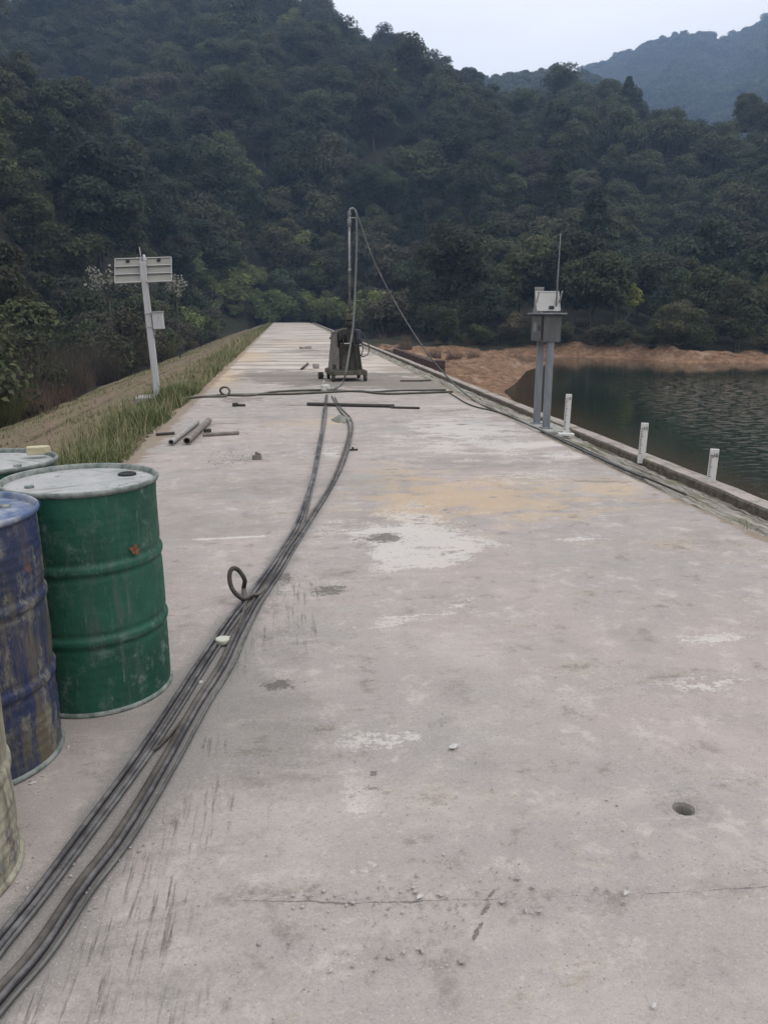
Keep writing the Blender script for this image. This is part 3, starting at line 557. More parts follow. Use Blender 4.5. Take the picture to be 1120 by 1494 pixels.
# drop what stands behind the crests
el_ = np.degrees(np.arctan2(gz + 11 - CAM_H, gr)); gx, gy, gz, gr, ga, el_ = [v[ok] for v in (gx, gy, gz, gr, ga, el_)]
hor = {}; order = np.argsort(gr); vis = np.zeros(len(gr), bool)
for i in order:
    k = int(ga[i] * 1.4); m0 = hor.get(k, -9); vis[i] = el_[i] > m0 - 1.2; hor[k] = max(m0, np.degrees(np.arctan2(gz[i] + 1.5 - CAM_H, gr[i])))
gx, gy, gz, gr, ga = [v[vis] for v in (gx, gy, gz, gr, ga)]
scl = np.clip(np.exp(RNG.normal(-.06, .26, len(gr))), .5, 1.6) * np.interp(gr, [30, 100, 260], [.72, .95, 1.16]); order = np.argsort(gr / scl)
NIND = 276
for c_, i in enumerate(order[:NIND]):
    loc = (gx[i], gy[i], gz[i] - .25); rz = RNG.uniform(0, 6.28); q = RNG.uniform()
    shore = gx[i] > 14 and gr[i] < 82
    if shore and q < .4: plant_tree('lanky_tree', random.choice(LANK), loc, scl[i] * .8, rz, 'lanky tree with a bare pale trunk at the forest edge above the lake shore', 'lanky trees along the lake shore')
    elif q < .10: plant_tree('conifer_tree', random.choice(CONI), loc, scl[i] * .9, rz, 'narrow dark conifer crowded in among the broadleaf trees of the hillside forest', 'conifers in the hillside forest')
    elif gr[i] < 64 and gx[i] < 0: plant_tree('thicket_tree', random.choice(NEAR), loc, scl[i] * 1.15, rz, 'bushy dark tree with fine leaves in the near thicket below the dam', 'bushy trees in the near thicket')
    elif gx[i] < 0: plant_tree('broadleaf_tree', random.choice(BROAD), loc, scl[i], rz, 'dark green broadleaf tree in the dense forest left of the dam', 'broadleaf trees left of the dam')
    else: plant_tree('broadleaf_tree', random.choice(BROAD), loc, scl[i], rz, 'dark green broadleaf tree in the dense forest beyond the lake and the dam end', 'broadleaf trees beyond the lake')
rest = order[NIND:]; crowns = [b[0] for b in BROAD]
scatter_stuff('hillside_forest', np.stack([gx, gy, gz - .3], -1)[rest], crowns, scl[rest], 'dense dark green forest covering the upper slopes of the hill')
def far_pts(rc, r0, r1, a0, a1, n):
    r = np.sqrt(RNG.uniform(r0 * r0, r1 * r1, n)); a = np.radians(RNG.uniform(a0, a1, n)); x, y = r * np.sin(a), r * np.cos(a); z = H(x, y); return np.stack([x, y, z - 1.5], -1)
p1 = far_pts(430, 320, 440, 8, 24, 900); scatter_stuff('gap_forest', p1, FARV, RNG.uniform(.55, .9, len(p1)), 'bluish forest on the hill in the gap behind the near ridge')
p2 = far_pts(900, 460, 912, 12, 38, 4600); scatter_stuff('distant_forest', p2, FARV, RNG.uniform(.8, 1.5, len(p2)), 'hazy blue forest covering the far hill at the right')
# trees that stand out by their colour
def stand(px, py, Y):
    p = AtY(px, py, Y); return p
for px, D, v, s, lab in ((915, 72, 0, .62, 'small yellow-green tree at the lake shore right of the grey metal box'), (1012, 92, 1, .75, 'pale yellow-green tree low on the right hillside above the lake bank'), (800, 150, 1, .8, 'light green tree in the middle of the hillside above the antenna'), (578, 190, 0, .95, 'bright green crown high on the middle slope above the drilling rig'), (345, 121, 1, .8, 'yellow-green bushy tree on the left spur right of the solar panels'), (990, 120, 0, .8, 'olive tree halfway up the right hillside beyond the water')):
    d = ray(px, 454); d = d / np.hypot(d[0], d[1]); x, y = d[0] * D, d[1] * D; plant_tree('yellow_green_tree', YELL[v], (x, y, float(H(x, y)) + .6), s, D, lab)

# shrubs, reeds, dry stalks below the left slope and along the banks
def twig_shrub_mesh(name, seed, h, r, mat_l, n=1700, size=.085):
    return crown_mesh(name, seed, h, r, h * .12, mat_l, 11, n // 11, size, .9)
SHR = [(twig_shrub_mesh('foliage', 300 + i, h, r, M_SHRUB, 2600, .10), trunk_mesh('stem', 310 + i, h * .8, .045, M_BARK, 9, h * .35, .12)) for i, (h, r) in enumerate([(3.0, 1.7), (2.4, 1.6), (3.6, 1.7), (2.0, 1.3)])]
def plant_shrub(var, loc, s, label, group, name='shrub', pa=('stem', 'foliage')):
    o = empty(name, loc, random.uniform(0, 6.28)); o.scale = (s, s, s); tag(o, label, 'shrub', group)
    for nm, me in ((pa[0], var[1]), (pa[1], var[0])): link(bpy.data.objects.new(nm, me), o)
    return o
g = np.random.default_rng(55)
for i in range(100):
    y = 14 + 92 * (i / 100) ** 1.15 + g.uniform(-1, 1); x = -8.7 - g.uniform(0, 1) ** 1.2 * 7; s = g.uniform(.8, 1.4)
    plant_shrub(SHR[i % 4], (x, y, float(H(x, y)) - .1), s, 'dark twiggy shrub in the thicket at the foot of the dry grass slope', 'shrubs below the left slope')
GSHR = [(twig_shrub_mesh('foliage', 330 + i, h, r, M_GREENER, 2600, .11), trunk_mesh('stem', 335 + i, h * .8, .045, M_BARK, 9, h * .35, .12)) for i, (h, r) in enumerate([(2.6, 1.7), (3.4, 2.0), (2.1, 1.5)])]
GTREE = [(crown_mesh('crown', 340 + i, h, r, z0, M_GREENER, 16, 380, .17), trunk_mesh('trunk', 345 + i, h * .7, .12, M_BARK, 6, 1.4)) for i, (h, r, z0) in enumerate([(5.5, 2.8, .4), (6.5, 3.0, .6), (4.8, 2.6, .3)])]
for i in range(26):
    a_ = g.uniform(-6.0, 3.6); D = 114 + 34 * g.uniform(0, 1); x, y = D * math.sin(R(a_)), D * math.cos(R(a_)); s_ = g.uniform(.8, 1.2)
    plant_tree('bushy_tree', GTREE[i % 3], (x, y, max(float(H(x, y)), -1.5) - .2), s_, i * 1.3, 'light green bushy tree on the spur above the far left end of the dam', 'light green trees above the dam end')
for i in range(34):
    a_ = g.uniform(-5.2, 4.5); D = 112.5 + 22 * g.uniform(0, 1) ** 1.4; x, y = D * math.sin(R(a_)), D * math.cos(R(a_))
    plant_shrub(GSHR[i % 3], (x, y, max(float(H(x, y)), -1.0) - .1), g.uniform(.9, 1.7), 'light green bush on the slope behind the far left end of the dam', 'light green bushes behind the dam end')
for i in range(26):
    a_ = g.uniform(5.6, 11.5); D = g.uniform(78, 112); x, y = D * math.sin(R(a_)), D * math.cos(R(a_))
    if x < 6 or in_poly(np.array(x), np.array(y), lake): continue
    plant_shrub((GSHR + SHR)[i % 7], (x, y, float(H(x, y)) - .1), g.uniform(1.1, 2.0), 'tall olive bush on the shore behind the low red-brown wall', 'tall bushes between the rig and the water')
for i in range(46):
    a_ = g.uniform(-11, -4.6); D = g.uniform(62, 118); x, y = D * math.sin(R(a_)), D * math.cos(R(a_))
    if x > -9.2: continue
    plant_shrub((GSHR + SHR)[i % 7], (x, y, float(H(x, y)) - .1), g.uniform(1.0, 1.8), 'bush on the valley side between the dam slope and the spur forest', 'bushes on the valley side left of the dam')
for i in range(18):
    a_ = g.uniform(-1.5, 7.5); D = g.uniform(113.5, 119); x, y = D * math.sin(R(a_)), D * math.cos(R(a_)); plant_shrub(SHR[i % 4], (x, y, max(float(H(x, y)), -1.2) - .1), g.uniform(.8, 1.4), 'green shrub in the thicket closing off the far end of the dam', 'shrubs at the far end of the dam')
for i in range(62):
    a_ = g.uniform(11, 36); dd_ = [q for q in np.arange(60, 90, .5)]
    for D in dd_:
        x, y = D * math.sin(R(a_)), D * math.cos(R(a_))
        if not bool(in_poly(np.array(x), np.array(y), lake)) and float(H(x, y)) > -1.38 + g.uniform(0, .4) and D > 60 and y > 50: break
    plant_shrub(SHR[i % 4], (x, y, float(H(x, y)) - .1), g.uniform(.4, .95), 'low scrubby bush on top of the eroded lake bank', 'bushes along the lake bank')
def blade_quads(base, L, w, lean, g, seg=3, curl=.55):
    """tapering curved blades -> quads"""
    n = len(base); a = g.uniform(0, 6.28, n); dirx = np.stack([np.cos(a), np.sin(a), 0 * a], -1); side = np.stack([-np.sin(a), np.cos(a), 0 * a], -1); Q = []
    prev = None
    for k in range(seg + 1):
        t = k / seg; p = base + dirx * (L * lean * (t ** 1.8))[:, None] + np.array([0, 0, 1]) * (L * (t - curl * lean * t * t * .6))[:, None]; ww = (w * (1 - t * .92))[:, None] * side * .5
        if prev is not None: Q.append(np.stack([prev[0] - prev[1], prev[0] + prev[1], p + ww, p - ww], 1))
        prev = (p, ww)
    return np.concatenate(Q), seg
def reed_mesh(name, seed, n, h, r, mat, w=.035, lean=.6):
    g = np.random.default_rng(seed); a, q = g.uniform(0, 6.28, n), r * np.sqrt(g.uniform(0, 1, n)); base = np.stack([q * np.cos(a), q * np.sin(a), 0 * a - .1], -1)
    Q, sg = blade_quads(base, h * g.uniform(.55, 1.1, n), w * g.uniform(.7, 1.3, n), lean * g.uniform(.3, 1.2, n), g, 4); return quads_mesh(name, Q, mat, {'tint': np.tile(g.uniform(.1, 1, n), sg)})
TWIG = [reed_mesh('twig_thicket', 420 + i, 520, 2.6, 1.0, M_TWIG, .022, .75) for i in range(3)]
for i in range(9):
    y = 20 + 36 * i / 9 + g.uniform(-1, 1); x = -8.2 - g.uniform(0, 2.4); o = link(bpy.data.objects.new('bare_shrub', TWIG[i % 3])); o.location = (x, y, float(H(x, y))); s = g.uniform(.85, 1.35); o.scale = (s,) * 3; o.rotation_euler[2] = i; tag(o, 'bare brown twiggy shrub behind the solar pole at the foot of the slope', 'shrub', 'bare brown shrubs below the left slope')
REEDS = [reed_mesh('reed_clump', 400 + i, 420, 2.1, .55, M_REED, .045, .75) for i in range(3)]; DRYS = [reed_mesh('dry_clump', 410 + i, 260, 1.3, .75, M_DRY, .03, .5) for i in range(3)]
for i, (x, y, s, me, lab) in enumerate(((-8.6, 58, 1.15, REEDS[0], 'tall yellow-green reed clump at the far left edge of the dam slope'), (-9.6, 52, 1.1, REEDS[1], 'drooping pale reed clump between the thicket and the brown shrub'), (-9.2, 45, 1.05, REEDS[2], 'straw-coloured reed clump nearest the solar pole in the thicket row'))):
    o = link(bpy.data.objects.new('reed_clump', me)); o.location = (x, y, float(H(x, y))); o.scale = (s,) * 3; tag(o, lab, 'reeds')
for i in range(26):
    y = g.uniform(20, 85); x = -8.4 - g.uniform(0, 2.2); o = link(bpy.data.objects.new('reed_clump', REEDS[i % 3] if g.uniform() < .35 else DRYS[i % 3])); s = g.uniform(.5, .85); o.location = (x, y, float(H(x, y)) + .05); o.scale = (s,) * 3; o.rotation_euler[2] = i
    tag(o, 'dry straw-like grass clump along the foot of the left slope', 'grass clump', 'dry grass clumps along the slope foot')
for i, (px, py, s, lab) in enumerate(((50, 606, 1.0, 'reddish brown dry weeds at the left picture edge below the slope'), (85, 590, .85, 'reddish dry weed clump right of the larger one below the slope'))):
    p = G(px, py, -1.75); o = link(bpy.data.objects.new('dry_weeds', DRYS[i])); o.location = (p[0], p[1], -1.8); o.scale = (s,) * 3; tag(o, lab, 'weeds')
for i in range(30):
    a_ = g.uniform(6.5, 13.5); D = g.uniform(50, 90); x, y = D * math.sin(R(a_)), D * math.cos(R(a_))
    if in_poly(np.array(x), np.array(y), lake) or x < 8: continue
    o = link(bpy.data.objects.new('dry_clump', DRYS[i % 3])); s = g.uniform(.45, .9); o.location = (x, y, float(H(x, y))); o.scale = (s,) * 3; tag(o, 'brown dry scrub clump on the bare shore beside the far dam end', 'scrub', 'dry scrub clumps on the shore')
def sapling(px, py, Y, h, label, sd):
    p = AtY(px, py, Y); z = float(H(p[0], p[1])); hh = p[2] - z; o = empty('pale_sapling', (p[0], p[1], z)); tag(o, label, 'sapling'); gg = np.random.default_rng(sd); mb = MB(); T = []
    for i in range(16):
        a = gg.uniform(0, 6.28); L = h * gg.uniform(.25, .5); top = np.array([math.cos(a) * L * .8, math.sin(a) * L * .5, hh - gg.uniform(-.3, .9)]); b = np.array([0, 0, hh - gg.uniform(1.0, 1.8)])
        q = spline([b, (b + top) / 2 + np.array([0, 0, .1]), top], 4); mb.tube(q, np.linspace(.018, .006, len(q)), 5); T += [q[k] for k in range(4, len(q))]
    mb.tube([(0, 0, -.2), (.05, 0, hh * .5), (0, 0, hh - .9)], [.05, .035, .02], 6); mb.build('stem', M_BARK, o, True)
    T = np.array(T); T = np.repeat(T, 3, 0) + gg.normal(0, .09, (len(T) * 3, 3)); link(bpy.data.objects.new('leaves', quads_mesh('leaves', leaves(T, gg.normal(0, 1, T.shape), .085, gg, .6), M_BLOSSOM, {'tint': gg.uniform(.2, 1, len(T))})), o)
sapling(155, 392, 43, 3.0, 'white-leaved sapling rising behind the left solar panel', 5); sapling(205, 384, 44, 1.7, 'white-leaved sapling peeping out above the middle of the solar panels', 6); sapling(255, 402, 48, 1.6, 'thin white-leaved sapling right of the solar panels', 7)

# grass on the left verge and dry grass on the slope
m = NT('verge_grass'); t = m.attr('tint'); M_GRASS = m.done(m.ramp(t, [(0, (.060, .082, .028)), (.42, (.112, .142, .055)), (.72, (.165, .172, .08)), (.9, (.235, .205, .11)), (1, (.29, .245, .155))]), .8, 0, .15)
g = np.random.default_rng(77)
def grass(name, n, yf, xf, Lf, wf, lean, tintf, label):
    y = yf(n); x = xf(y); kp = g.uniform(0, 1, n) < np.clip(.62 + .55 * lnoise(x * 1.3, y, 2.6, 61) + .35 * lnoise(x, y, 7, 62), .06, 1) if name != 'slope_grass' else (g.uniform(0, 1, n) < np.clip(.5 + .6 * lnoise(x, y, 1.4, 63), .05, 1)) & (np.abs(EDGE_L - .02 - x - 3.0) > .28)
    y, x = y[kp], x[kp]; n = len(y); zz = np.array([emb_z(v) for v in x]) - .02; base = np.stack([x, y, zz], -1); L = Lf(x, y); Q, sg = blade_quads(base, L, wf(y), lean * g.uniform(.3, 1.2, n), g, 3)
    o = link(bpy.data.objects.new(name, quads_mesh(name, Q, M_GRASS, {'tint': np.tile(np.clip(tintf(x, y), 0, 1), sg)}))); tag(o, label, 'grass', kind='stuff')
grass_more = True
def vx(y, w=.42): return EDGE_L - .02 - np.abs(g.normal(.0, w, len(y))) + .07
grass('verge_grass', 21000, lambda n: 6.5 + 10.5 * g.uniform(0, 1, n) ** .9, lambda y: vx(y, .38 + .12 * lnoise(y, 0 * y, .8, 4)), lambda x, y: (.17 + .13 * lnoise(x, y, 1.5, 9) + .07 * g.normal(0, 1, len(y))).clip(.04, .46) * np.where(x > EDGE_L - .1, .5, 1), lambda y: .010 + 0 * y, .6, lambda x, y: .36 + .24 * g.normal(0, 1, len(y)) + .18 * lnoise(x, y, 1.2, 3) + .15 * sst(-2.2, -2.6, x), 'lush green grass along the near left edge of the concrete')
grass('far_verge_grass', 16000, lambda n: 15 + 90 * g.uniform(0, 1, n) ** 1.6, lambda y: vx(y, .42), lambda x, y: (.15 + .09 * lnoise(x * 2, y, .8, 9) + .06 * g.normal(0, 1, len(y))).clip(.04, .4), lambda y: .012 + .0006 * y, .6, lambda x, y: .62 + .24 * g.normal(0, 1, len(y)) + .22 * lnoise(x, y, .6, 3), 'green and straw grass along the far left edge of the concrete')
grass('verge_straw', 2600, lambda n: 6.5 + 50 * g.uniform(0, 1, n) ** 1.7, lambda y: vx(y, .55), lambda x, y: (.26 + .12 * g.normal(0, 1, len(y))).clip(.08, .6), lambda y: .006 + .0006 * y, .45, lambda x, y: .93 + .08 * g.normal(0, 1, len(y)), 'dry straw stalks standing among the green verge grass')
grass('slope_grass', 40000, lambda n: 7 + 75 * g.uniform(0, 1, n) ** 1.7, lambda y: EDGE_L - .5 - 5.6 * g.uniform(0, 1, len(y)) ** 1.1, lambda x, y: (.09 + .03 * g.normal(0, 1, len(y))).clip(.03, .2), lambda y: .008 + .0007 * y, .8, lambda x, y: .80 + .14 * g.normal(0, 1, len(y)) - .35 * (lnoise(x, y, .9, 13) > .35), 'short dry straw grass covering the left dam slope')

def tuft(name, loc, n, h, mat, label, sd, r=.1, w=.007, lean=.8):
    o = link(bpy.data.objects.new(name, reed_mesh(name, sd, n, h, r, mat, w, lean))); o.location = loc; tag(o, label, 'grass tuft'); return o
tuft('weed_tuft', (3.245, 5.22, -.05), 70, .24, M_REED, 'weed tuft at the right slab edge near the picture border', 501, .13, .006, .9)
tuft('weed_tuft', (3.27, 4.86, -.05), 14, .22, M_DRY, 'few dry stalks at the right picture edge below the weed tuft', 502, .09, .006, .9)
tuft('weed_tuft', (3.69, 6.75, -.1), 150, .13, M_GRASS, 'mossy green tuft at the foot of the last white gauge board', 503, .18, .006, 1.0)
tuft('weed_tuft', (3.36, 7.9, -.06), 40, .08, M_DRY, 'small brown weed in the stone ledge midway along the right edge', 504, .06, .006, .9)
tuft('weed_tuft', (3.42, 11.3, -.06), 90, .16, M_REED, 'weed tuft on the ledge just behind the legs of the grey box', 505, .16, .008, .9)
tuft('weed_tuft', (-1.72, 13.4, -.03), 120, .22, M_REED, 'straw tuft at the left slab edge where the hose reaches the grass', 506, .25, .009, .9)

WEED = [reed_mesh('ledge_weed', 520 + i, n_, .14, .09, mt, .006, 1.0) for i, (n_, mt) in enumerate(((60, M_GRASS), (40, M_REED), (34, M_DRY)))]
gw = np.random.default_rng(8)
for i in range(34):
    y = 5.6 + 24 * (i / 34) ** 1.3 + gw.uniform(-.3, .3); x = gw.choice([3.24, 3.66, 3.70, 3.5]) + gw.uniform(-.05, .03); o = link(bpy.data.objects.new('ledge_weed', WEED[int(gw.integers(0, 3))])); s_ = gw.uniform(.4, 1.1); o.location = (x, y, -.08); o.scale = (s_,) * 3; o.rotation_euler[2] = i; tag(o, 'tiny weed growing from the stone ledge beside the kerb', 'weed', 'tiny weeds along the stone ledge')
# ------------------------------------------------------------------ loose gravel
def pebbles(name, pos, size, mat, label):
    g = np.random.default_rng(int(size[0] * 1e5) + len(pos)); base = bmesh.new(); bmesh.ops.create_icosphere(base, subdivisions=1, radius=1); bv = np.array([v.co[:] for v in base.verts]); base.verts.index_update(); bf = [[v.index for v in f.verts] for f in base.faces]; base.free()
    mb = MB()
    for (x, y), s in zip(pos, size):
        v = bv * (1 + g.normal(0, .2, bv.shape)) * np.array([g.uniform(.7, 1.3), g.uniform(.6, 1.1), g.uniform(.4, .75)]) * s; a = g.uniform(0, 6.28); c, sn = math.cos(a), math.sin(a); v = v @ np.array([[c, -sn, 0], [sn, c, 0], [0, 0, 1]]); mb.add(v + np.array([x, y, s * .3]), bf)
    o = mb.build(name, mat); tag(o, label, 'gravel', kind='stuff'); return o
m = NT('crumbs'); pn = m.noise(30, 4); M_PEB = m.done(m.mix(m.rng(m.noise(9, 2), .35, .65), (.27, .24, .225), (.42, .385, .365)), .9)
g = np.random.default_rng(91); PP = []; SS = []
cl = [G(*q)[:2] for q in ((450, 1314), (500, 1315), (615, 1311), (625, 1309), (700, 1308), (760, 1307), (790, 1312), (910, 1303), (925, 1302), (620, 1345), (815, 1330), (480, 1440), (640, 1260), (710, 1160), (745, 1290), (650, 1395), (450, 1370), (560, 1310), (860, 1170), (700, 1330), (540, 1390))]
for c in cl:
    k = g.integers(5, 16); PP += list(np.array(c) + g.normal(0, 1, (k, 2)) * np.array([.07, .035])); SS += list(np.exp(g.normal(-5.75, .42, k)))
k = 420; yv = .9 + 4.2 * g.uniform(0, 1, k) ** 1.4; PP += list(np.stack([g.uniform(-1.2, 3.0, k), yv], -1)); SS += list(np.exp(g.normal(-6.15, .42, k)))
k = 260; PP += list(np.stack([g.normal(.95, .5, k), g.normal(5.2, .6, k)], -1)); SS += list(np.exp(g.normal(-5.7, .45, k)))
k = 120; cc = np.array(G(482, 862)[:2]); PP += list(cc + g.normal(0, 1, (k, 2)) * np.array([.12, .12])); SS += list(np.exp(g.normal(-5.9, .4, k)))
k = 150; cc = np.array(G(345, 668)[:2]); PP += list(cc + g.normal(0, 1, (k, 2)) * np.array([.18, .25])); SS += list(np.exp(g.normal(-5.2, .4, k)))
k = 130; u = g.uniform(0, 1, k); i0 = g.integers(2, len(RT) - 3, k); q = np.array(RT)[i0] * (1 - u)[:, None] + np.array(RT)[i0 + 1] * u[:, None]; PP += list(q + g.normal(0, .06, (k, 2))); SS += list(np.exp(g.normal(-5.6, .5, k)))
for (bx, by) in ((-1.117, 2.619), (-1.076, 1.981)):
    a = g.uniform(-1.6, .4, 40); PP += list(np.stack([bx + .31 * np.cos(a) + g.normal(0, .012, 40), by + .31 * np.sin(a) + g.normal(0, .012, 40)], -1)); SS += list(np.exp(g.normal(-5.9, .4, 40)))
ok_ = [not (np.hypot(p[0] - HOLE[0], p[1] - HOLE[1]) < .055) for p in PP]
pebbles('gravel', [p for p, o_ in zip(PP, ok_) if o_], [min(s, .009) for s, o_ in zip(SS, ok_) if o_], M_PEB, 'loose concrete crumbs and grit scattered on the slab')
kk = 380; g = np.random.default_rng(92); pebbles('ledge_rubble', np.stack([g.uniform(3.2, 3.66, kk), 4.5 + 18 * g.uniform(0, 1, kk) ** 1.5], -1), np.exp(g.normal(-4.55, .5, kk)), M_LEDGE, 'mossy stone rubble filling the ledge along the right edge').location.z = -.085

# ------------------------------------------------------------------ oil drums
def drum_mat(name, paint, paint2, stain, amount, rusty, pale, low=0.0, pal2=None):
    m = NT(name); p = m.pos(); a = m.noise(3.2, 6, .65, p); v = m.noise(1, 6, .72, m.pos((20, 20, 2.0))); b = m.noise(15, 7, .75, p); z = m.xyz()[2]; d = m.noise(6.5, 7, .74, m.pos((1, 1, .5), loc=(2, 5, 1)), .1)
    c = m.mix(m.rng(a, .35, .65), paint, paint2); fd = m.noise(1.5, 4, .6, m.pos(loc=(8, 3, 2))); c = m.mix(m.rng(fd, .48, .66, 0, .7), c, tuple(q * 1.5 + .018 for q in paint))
    c = m.mix(m.rng(d, .40, .28, 0, .75), c, tuple(q * .45 for q in paint))                          # grime in blotches
    lw = m.rng(z, .64, .42, 0, low)                                                                  # mud splashed on the lower part
    vv = m.math('ADD', m.math('ADD', m.math('MULTIPLY', v, .55), m.math('MULTIPLY', d, .45)), lw)
    c = m.mix(m.rng(vv, .60 - amount * .16, .74 - amount * .16, 0, .85), c, stain)
    if pal2: c = m.mix(m.rng(m.noise(9, 8, .78, m.pos((1, 1, .42), loc=(9, 1, 4)), .12), .50, .60, 0, .8), c, pal2)
    c = m.mix(m.math('MULTIPLY', m.rng(b, .50, .70), m.rng(a, .40, .62, .10, .75)), c, pale)
    c = m.mix(m.rng(m.noise(5.5, 6, .7, m.pos(loc=(4, 2, 7))), .74 - rusty * .2, .80 - rusty * .2, 0, .9), c, (.135, .07, .04))
    sc = m.noise(1, 4, .75, m.pos((70, 70, 6), (R(8), R(5), 0))); c = m.mix(m.math('MULTIPLY', m.rng(sc, .60, .72, 0, .75), m.rng(d, .42, .6)), c, pale)
    b1 = m.bump(b, .45, .006); m.bump(d, .4, .012, b1); return m, c, b
def make_mats(tagn, *a, **k):
    m, c, b = drum_mat(tagn, *a, **k); return m.done(c, m.rng(b, .3, .7, .42, .78), 0, .35)
M_DG = make_mats('green_drum_paint', (.011, .082, .050), (.010, .056, .037), (.060, .092, .074), .62, .02, (.19, .25, .215))
M_DB = make_mats('blue_drum_paint', (.016, .027, .082), (.028, .036, .060), (.115, .095, .06), .75, .62, (.24, .23, .195), low=.03, pal2=(.20, .185, .14))
M_DW = make_mats('pale_drum_paint', (.30, .275, .205), (.36, .34, .255), (.13, .115, .085), .3, .72, (.46, .43, .34), low=.08, pal2=(.06, .075, .12))
m = NT('dusty_lid'); p = m.pos(); a = m.noise(5, 6, .7, p); v = m.noise(1, 5, .7, m.pos((3, 14, 1), (0, 0, .6))); c = m.mix(m.rng(a, .3, .7), (.30, .305, .295), (.39, .385, .375)); c = m.mix(m.rng(v, .52, .68, 0, .8), c, (.15, .165, .15)); c = m.mix(m.rng(m.noise(9, 7, .75, p, .6), .54, .64, 0, .7), c, (.21, .225, .205)); c = m.mix(m.rng(m.noise(26, 4), .62, .70, 0, .7), c, (.10, .10, .10)); m.bump(a, .4, .006); M_LID = m.done(c, .75)
m = NT('blue_dusty_lid'); p = m.pos(); a = m.noise(6, 6, .7, p); c = m.mix(m.rng(a, .4, .65), (.075, .11, .20), (.33, .34, .36)); M_LIDB = m.done(c, .6)
m = NT('lid_rim'); p = m.pos(); a = m.noise(18, 5, .7, p); M_RIM = m.done(m.mix(m.rng(a, .35, .65), (.10, .13, .115), (.26, .27, .25)), .6)
m = NT('dark_rubber'); M_BLK = m.done(m.mix(m.noise(20), (.012, .012, .013), (.035, .034, .034)), .7)
m = NT('tag_paper'); M_TAG = m.done(m.mix(m.rng(m.noise(90, 3), .5, .58), (.33, .29, .24), (.22, .19, .155)), .8)
def dent(me, sd, amp):
    g = np.random.default_rng(sd); co = np.empty(len(me.vertices) * 3); me.vertices.foreach_get('co', co); co = co.reshape(-1, 3); a = np.arctan2(co[:, 1], co[:, 0]); rr_ = np.hypot(co[:, 0], co[:, 1])
    d = amp * lnoise(a * 1.0, co[:, 2] * 4, 2.2, sd) * sst(0, .1, co[:, 2]) * sst(.885, .8, co[:, 2]); k = (rr_ + d * (rr_ > .2)) / (rr_ + 1e-9); co[:, :2] *= k[:, None]; me.vertices.foreach_set('co', co.ravel()); me.update()
def make_drum(x, y, rz, body_mat, lid_mat, label, sd, corr=.0035):
    o = empty('oil_drum', (x, y, 0), rz); tag(o, label, 'drum', 'steel drums at the left edge of the slab'); Rr, Hh = .284, .885; pr = []
    for k in range(0, 181):
        z = .014 + (Hh - .028) * k / 180; r = Rr
        for zc in (.30, .585): r += .0068 * math.exp(-((z - zc) / .016) ** 4) - .003 * (math.exp(-((z - zc - .030) / .011) ** 2) + math.exp(-((z - zc + .030) / .011) ** 2))
        for q in range(6): r += corr * (math.exp(-((z - .66 - q * .033) / .009) ** 2) if q < 5 else 0) * .55 + corr * .55 * (math.exp(-((z - .06 - q * .036) / .01) ** 2) if q < 5 else 0)
        pr.append((r, z))
    b = MB().lathe(pr, 72, cap0=True, cap1=False).build('body', body_mat, o, True); dent(b.data, sd, .004)
    for z in (0, Hh - .016): pass
    MB().lathe([(.280, 0), (.292, .001), (.2945, .008), (.292, .016), (.284, .019)], 72, cap1=False).build('bottom_rim', M_RIM if body_mat != M_DW else M_DW, o, True)
    MB().lathe([(.284, Hh - .02), (.292, Hh - .016), (.2955, Hh - .008), (.2945, Hh), (.290, Hh + .0035), (.2835, Hh + .001), (.281, Hh - .01), (.279, Hh - .019)], 72, cap0=False, cap1=False).build('top_rim', M_RIM if lid_mat == M_LID else lid_mat, o, True)
    MB().lathe([(.2805, Hh - .019), (.262, Hh - .017), (.256, Hh - .0135), (.10, Hh - .012), (.001, Hh - .0115)], 72, cap0=False, cap1=False).build('lid', lid_mat, o, True)
    MB().lathe([(.036, Hh - .012), (.036, Hh - .006), (.030, Hh - .003), (.024, Hh - .003), (.022, Hh - .007), (.001, Hh - .007)], 24, (.185, .02, 0), False, False).build('bung', M_BLK, o, True)
    MB().lathe([(.017, Hh - .012), (.017, Hh - .005), (.012, Hh - .004), (.001, Hh - .004)], 18, (-.19, -.03, 0), False, False).build('vent_plug', M_RIM, o, True)
    return o
dg = make_drum(-.815, 3.119, R(25), M_DG, M_LID, 'green steel drum with a dusty pale lid, front one beside the hoses', 1, .0012)
db_ = make_drum(-1.130, 2.617, R(200), M_DB, M_LIDB, 'blue ribbed drum with rust and mud stains left of the green one', 2)
dw = make_drum(-1.076, 1.975, R(80), M_DW, M_LID, 'paint-caked cream and blue drum cut off at the left picture edge', 3, .005)
d4 = make_drum(-1.32, 3.555, R(140), M_DG, M_LID, 'green steel drum behind, with a pale wooden block on its lid', 4, .0012)
# rust scar and paper tag on the front green drum
def curved_patch(parent, name, mat, ang, z, w, h, ragged=0.0, sd=0):
    """a thin shell following the drum's wall; angles in the scene's frame"""
    g = np.random.default_rng(sd); a0 = ang - parent.rotation_euler[2]; mb = MB(); n = 20; rim = []
    for k in range(n):
        t = k * 2 * math.pi / n; sx, sz = (math.cos(t), math.sin(t)) if ragged else (max(-1, min(1, 1.6 * math.cos(t))), max(-1, min(1, 1.6 * math.sin(t)))); q = 1 + ragged * g.normal(); rim.append((sx * w / 2 * q, sz * h / 2 * q))
    V = [(.2915 * math.cos(a0 + u / .29), .2915 * math.sin(a0 + u / .29), z + v) for u, v in [(0, 0)] + rim]; mb.add(V, [[0, 1 + k, 1 + (k + 1) % n] for k in range(n)]); return mb.build(name, mat, parent)
m = NT('rust'); M_RUST = m.done(m.mix(m.rng(m.noise(60, 5), .4, .6), (.11, .045, .028), (.20, .09, .05)), .9)
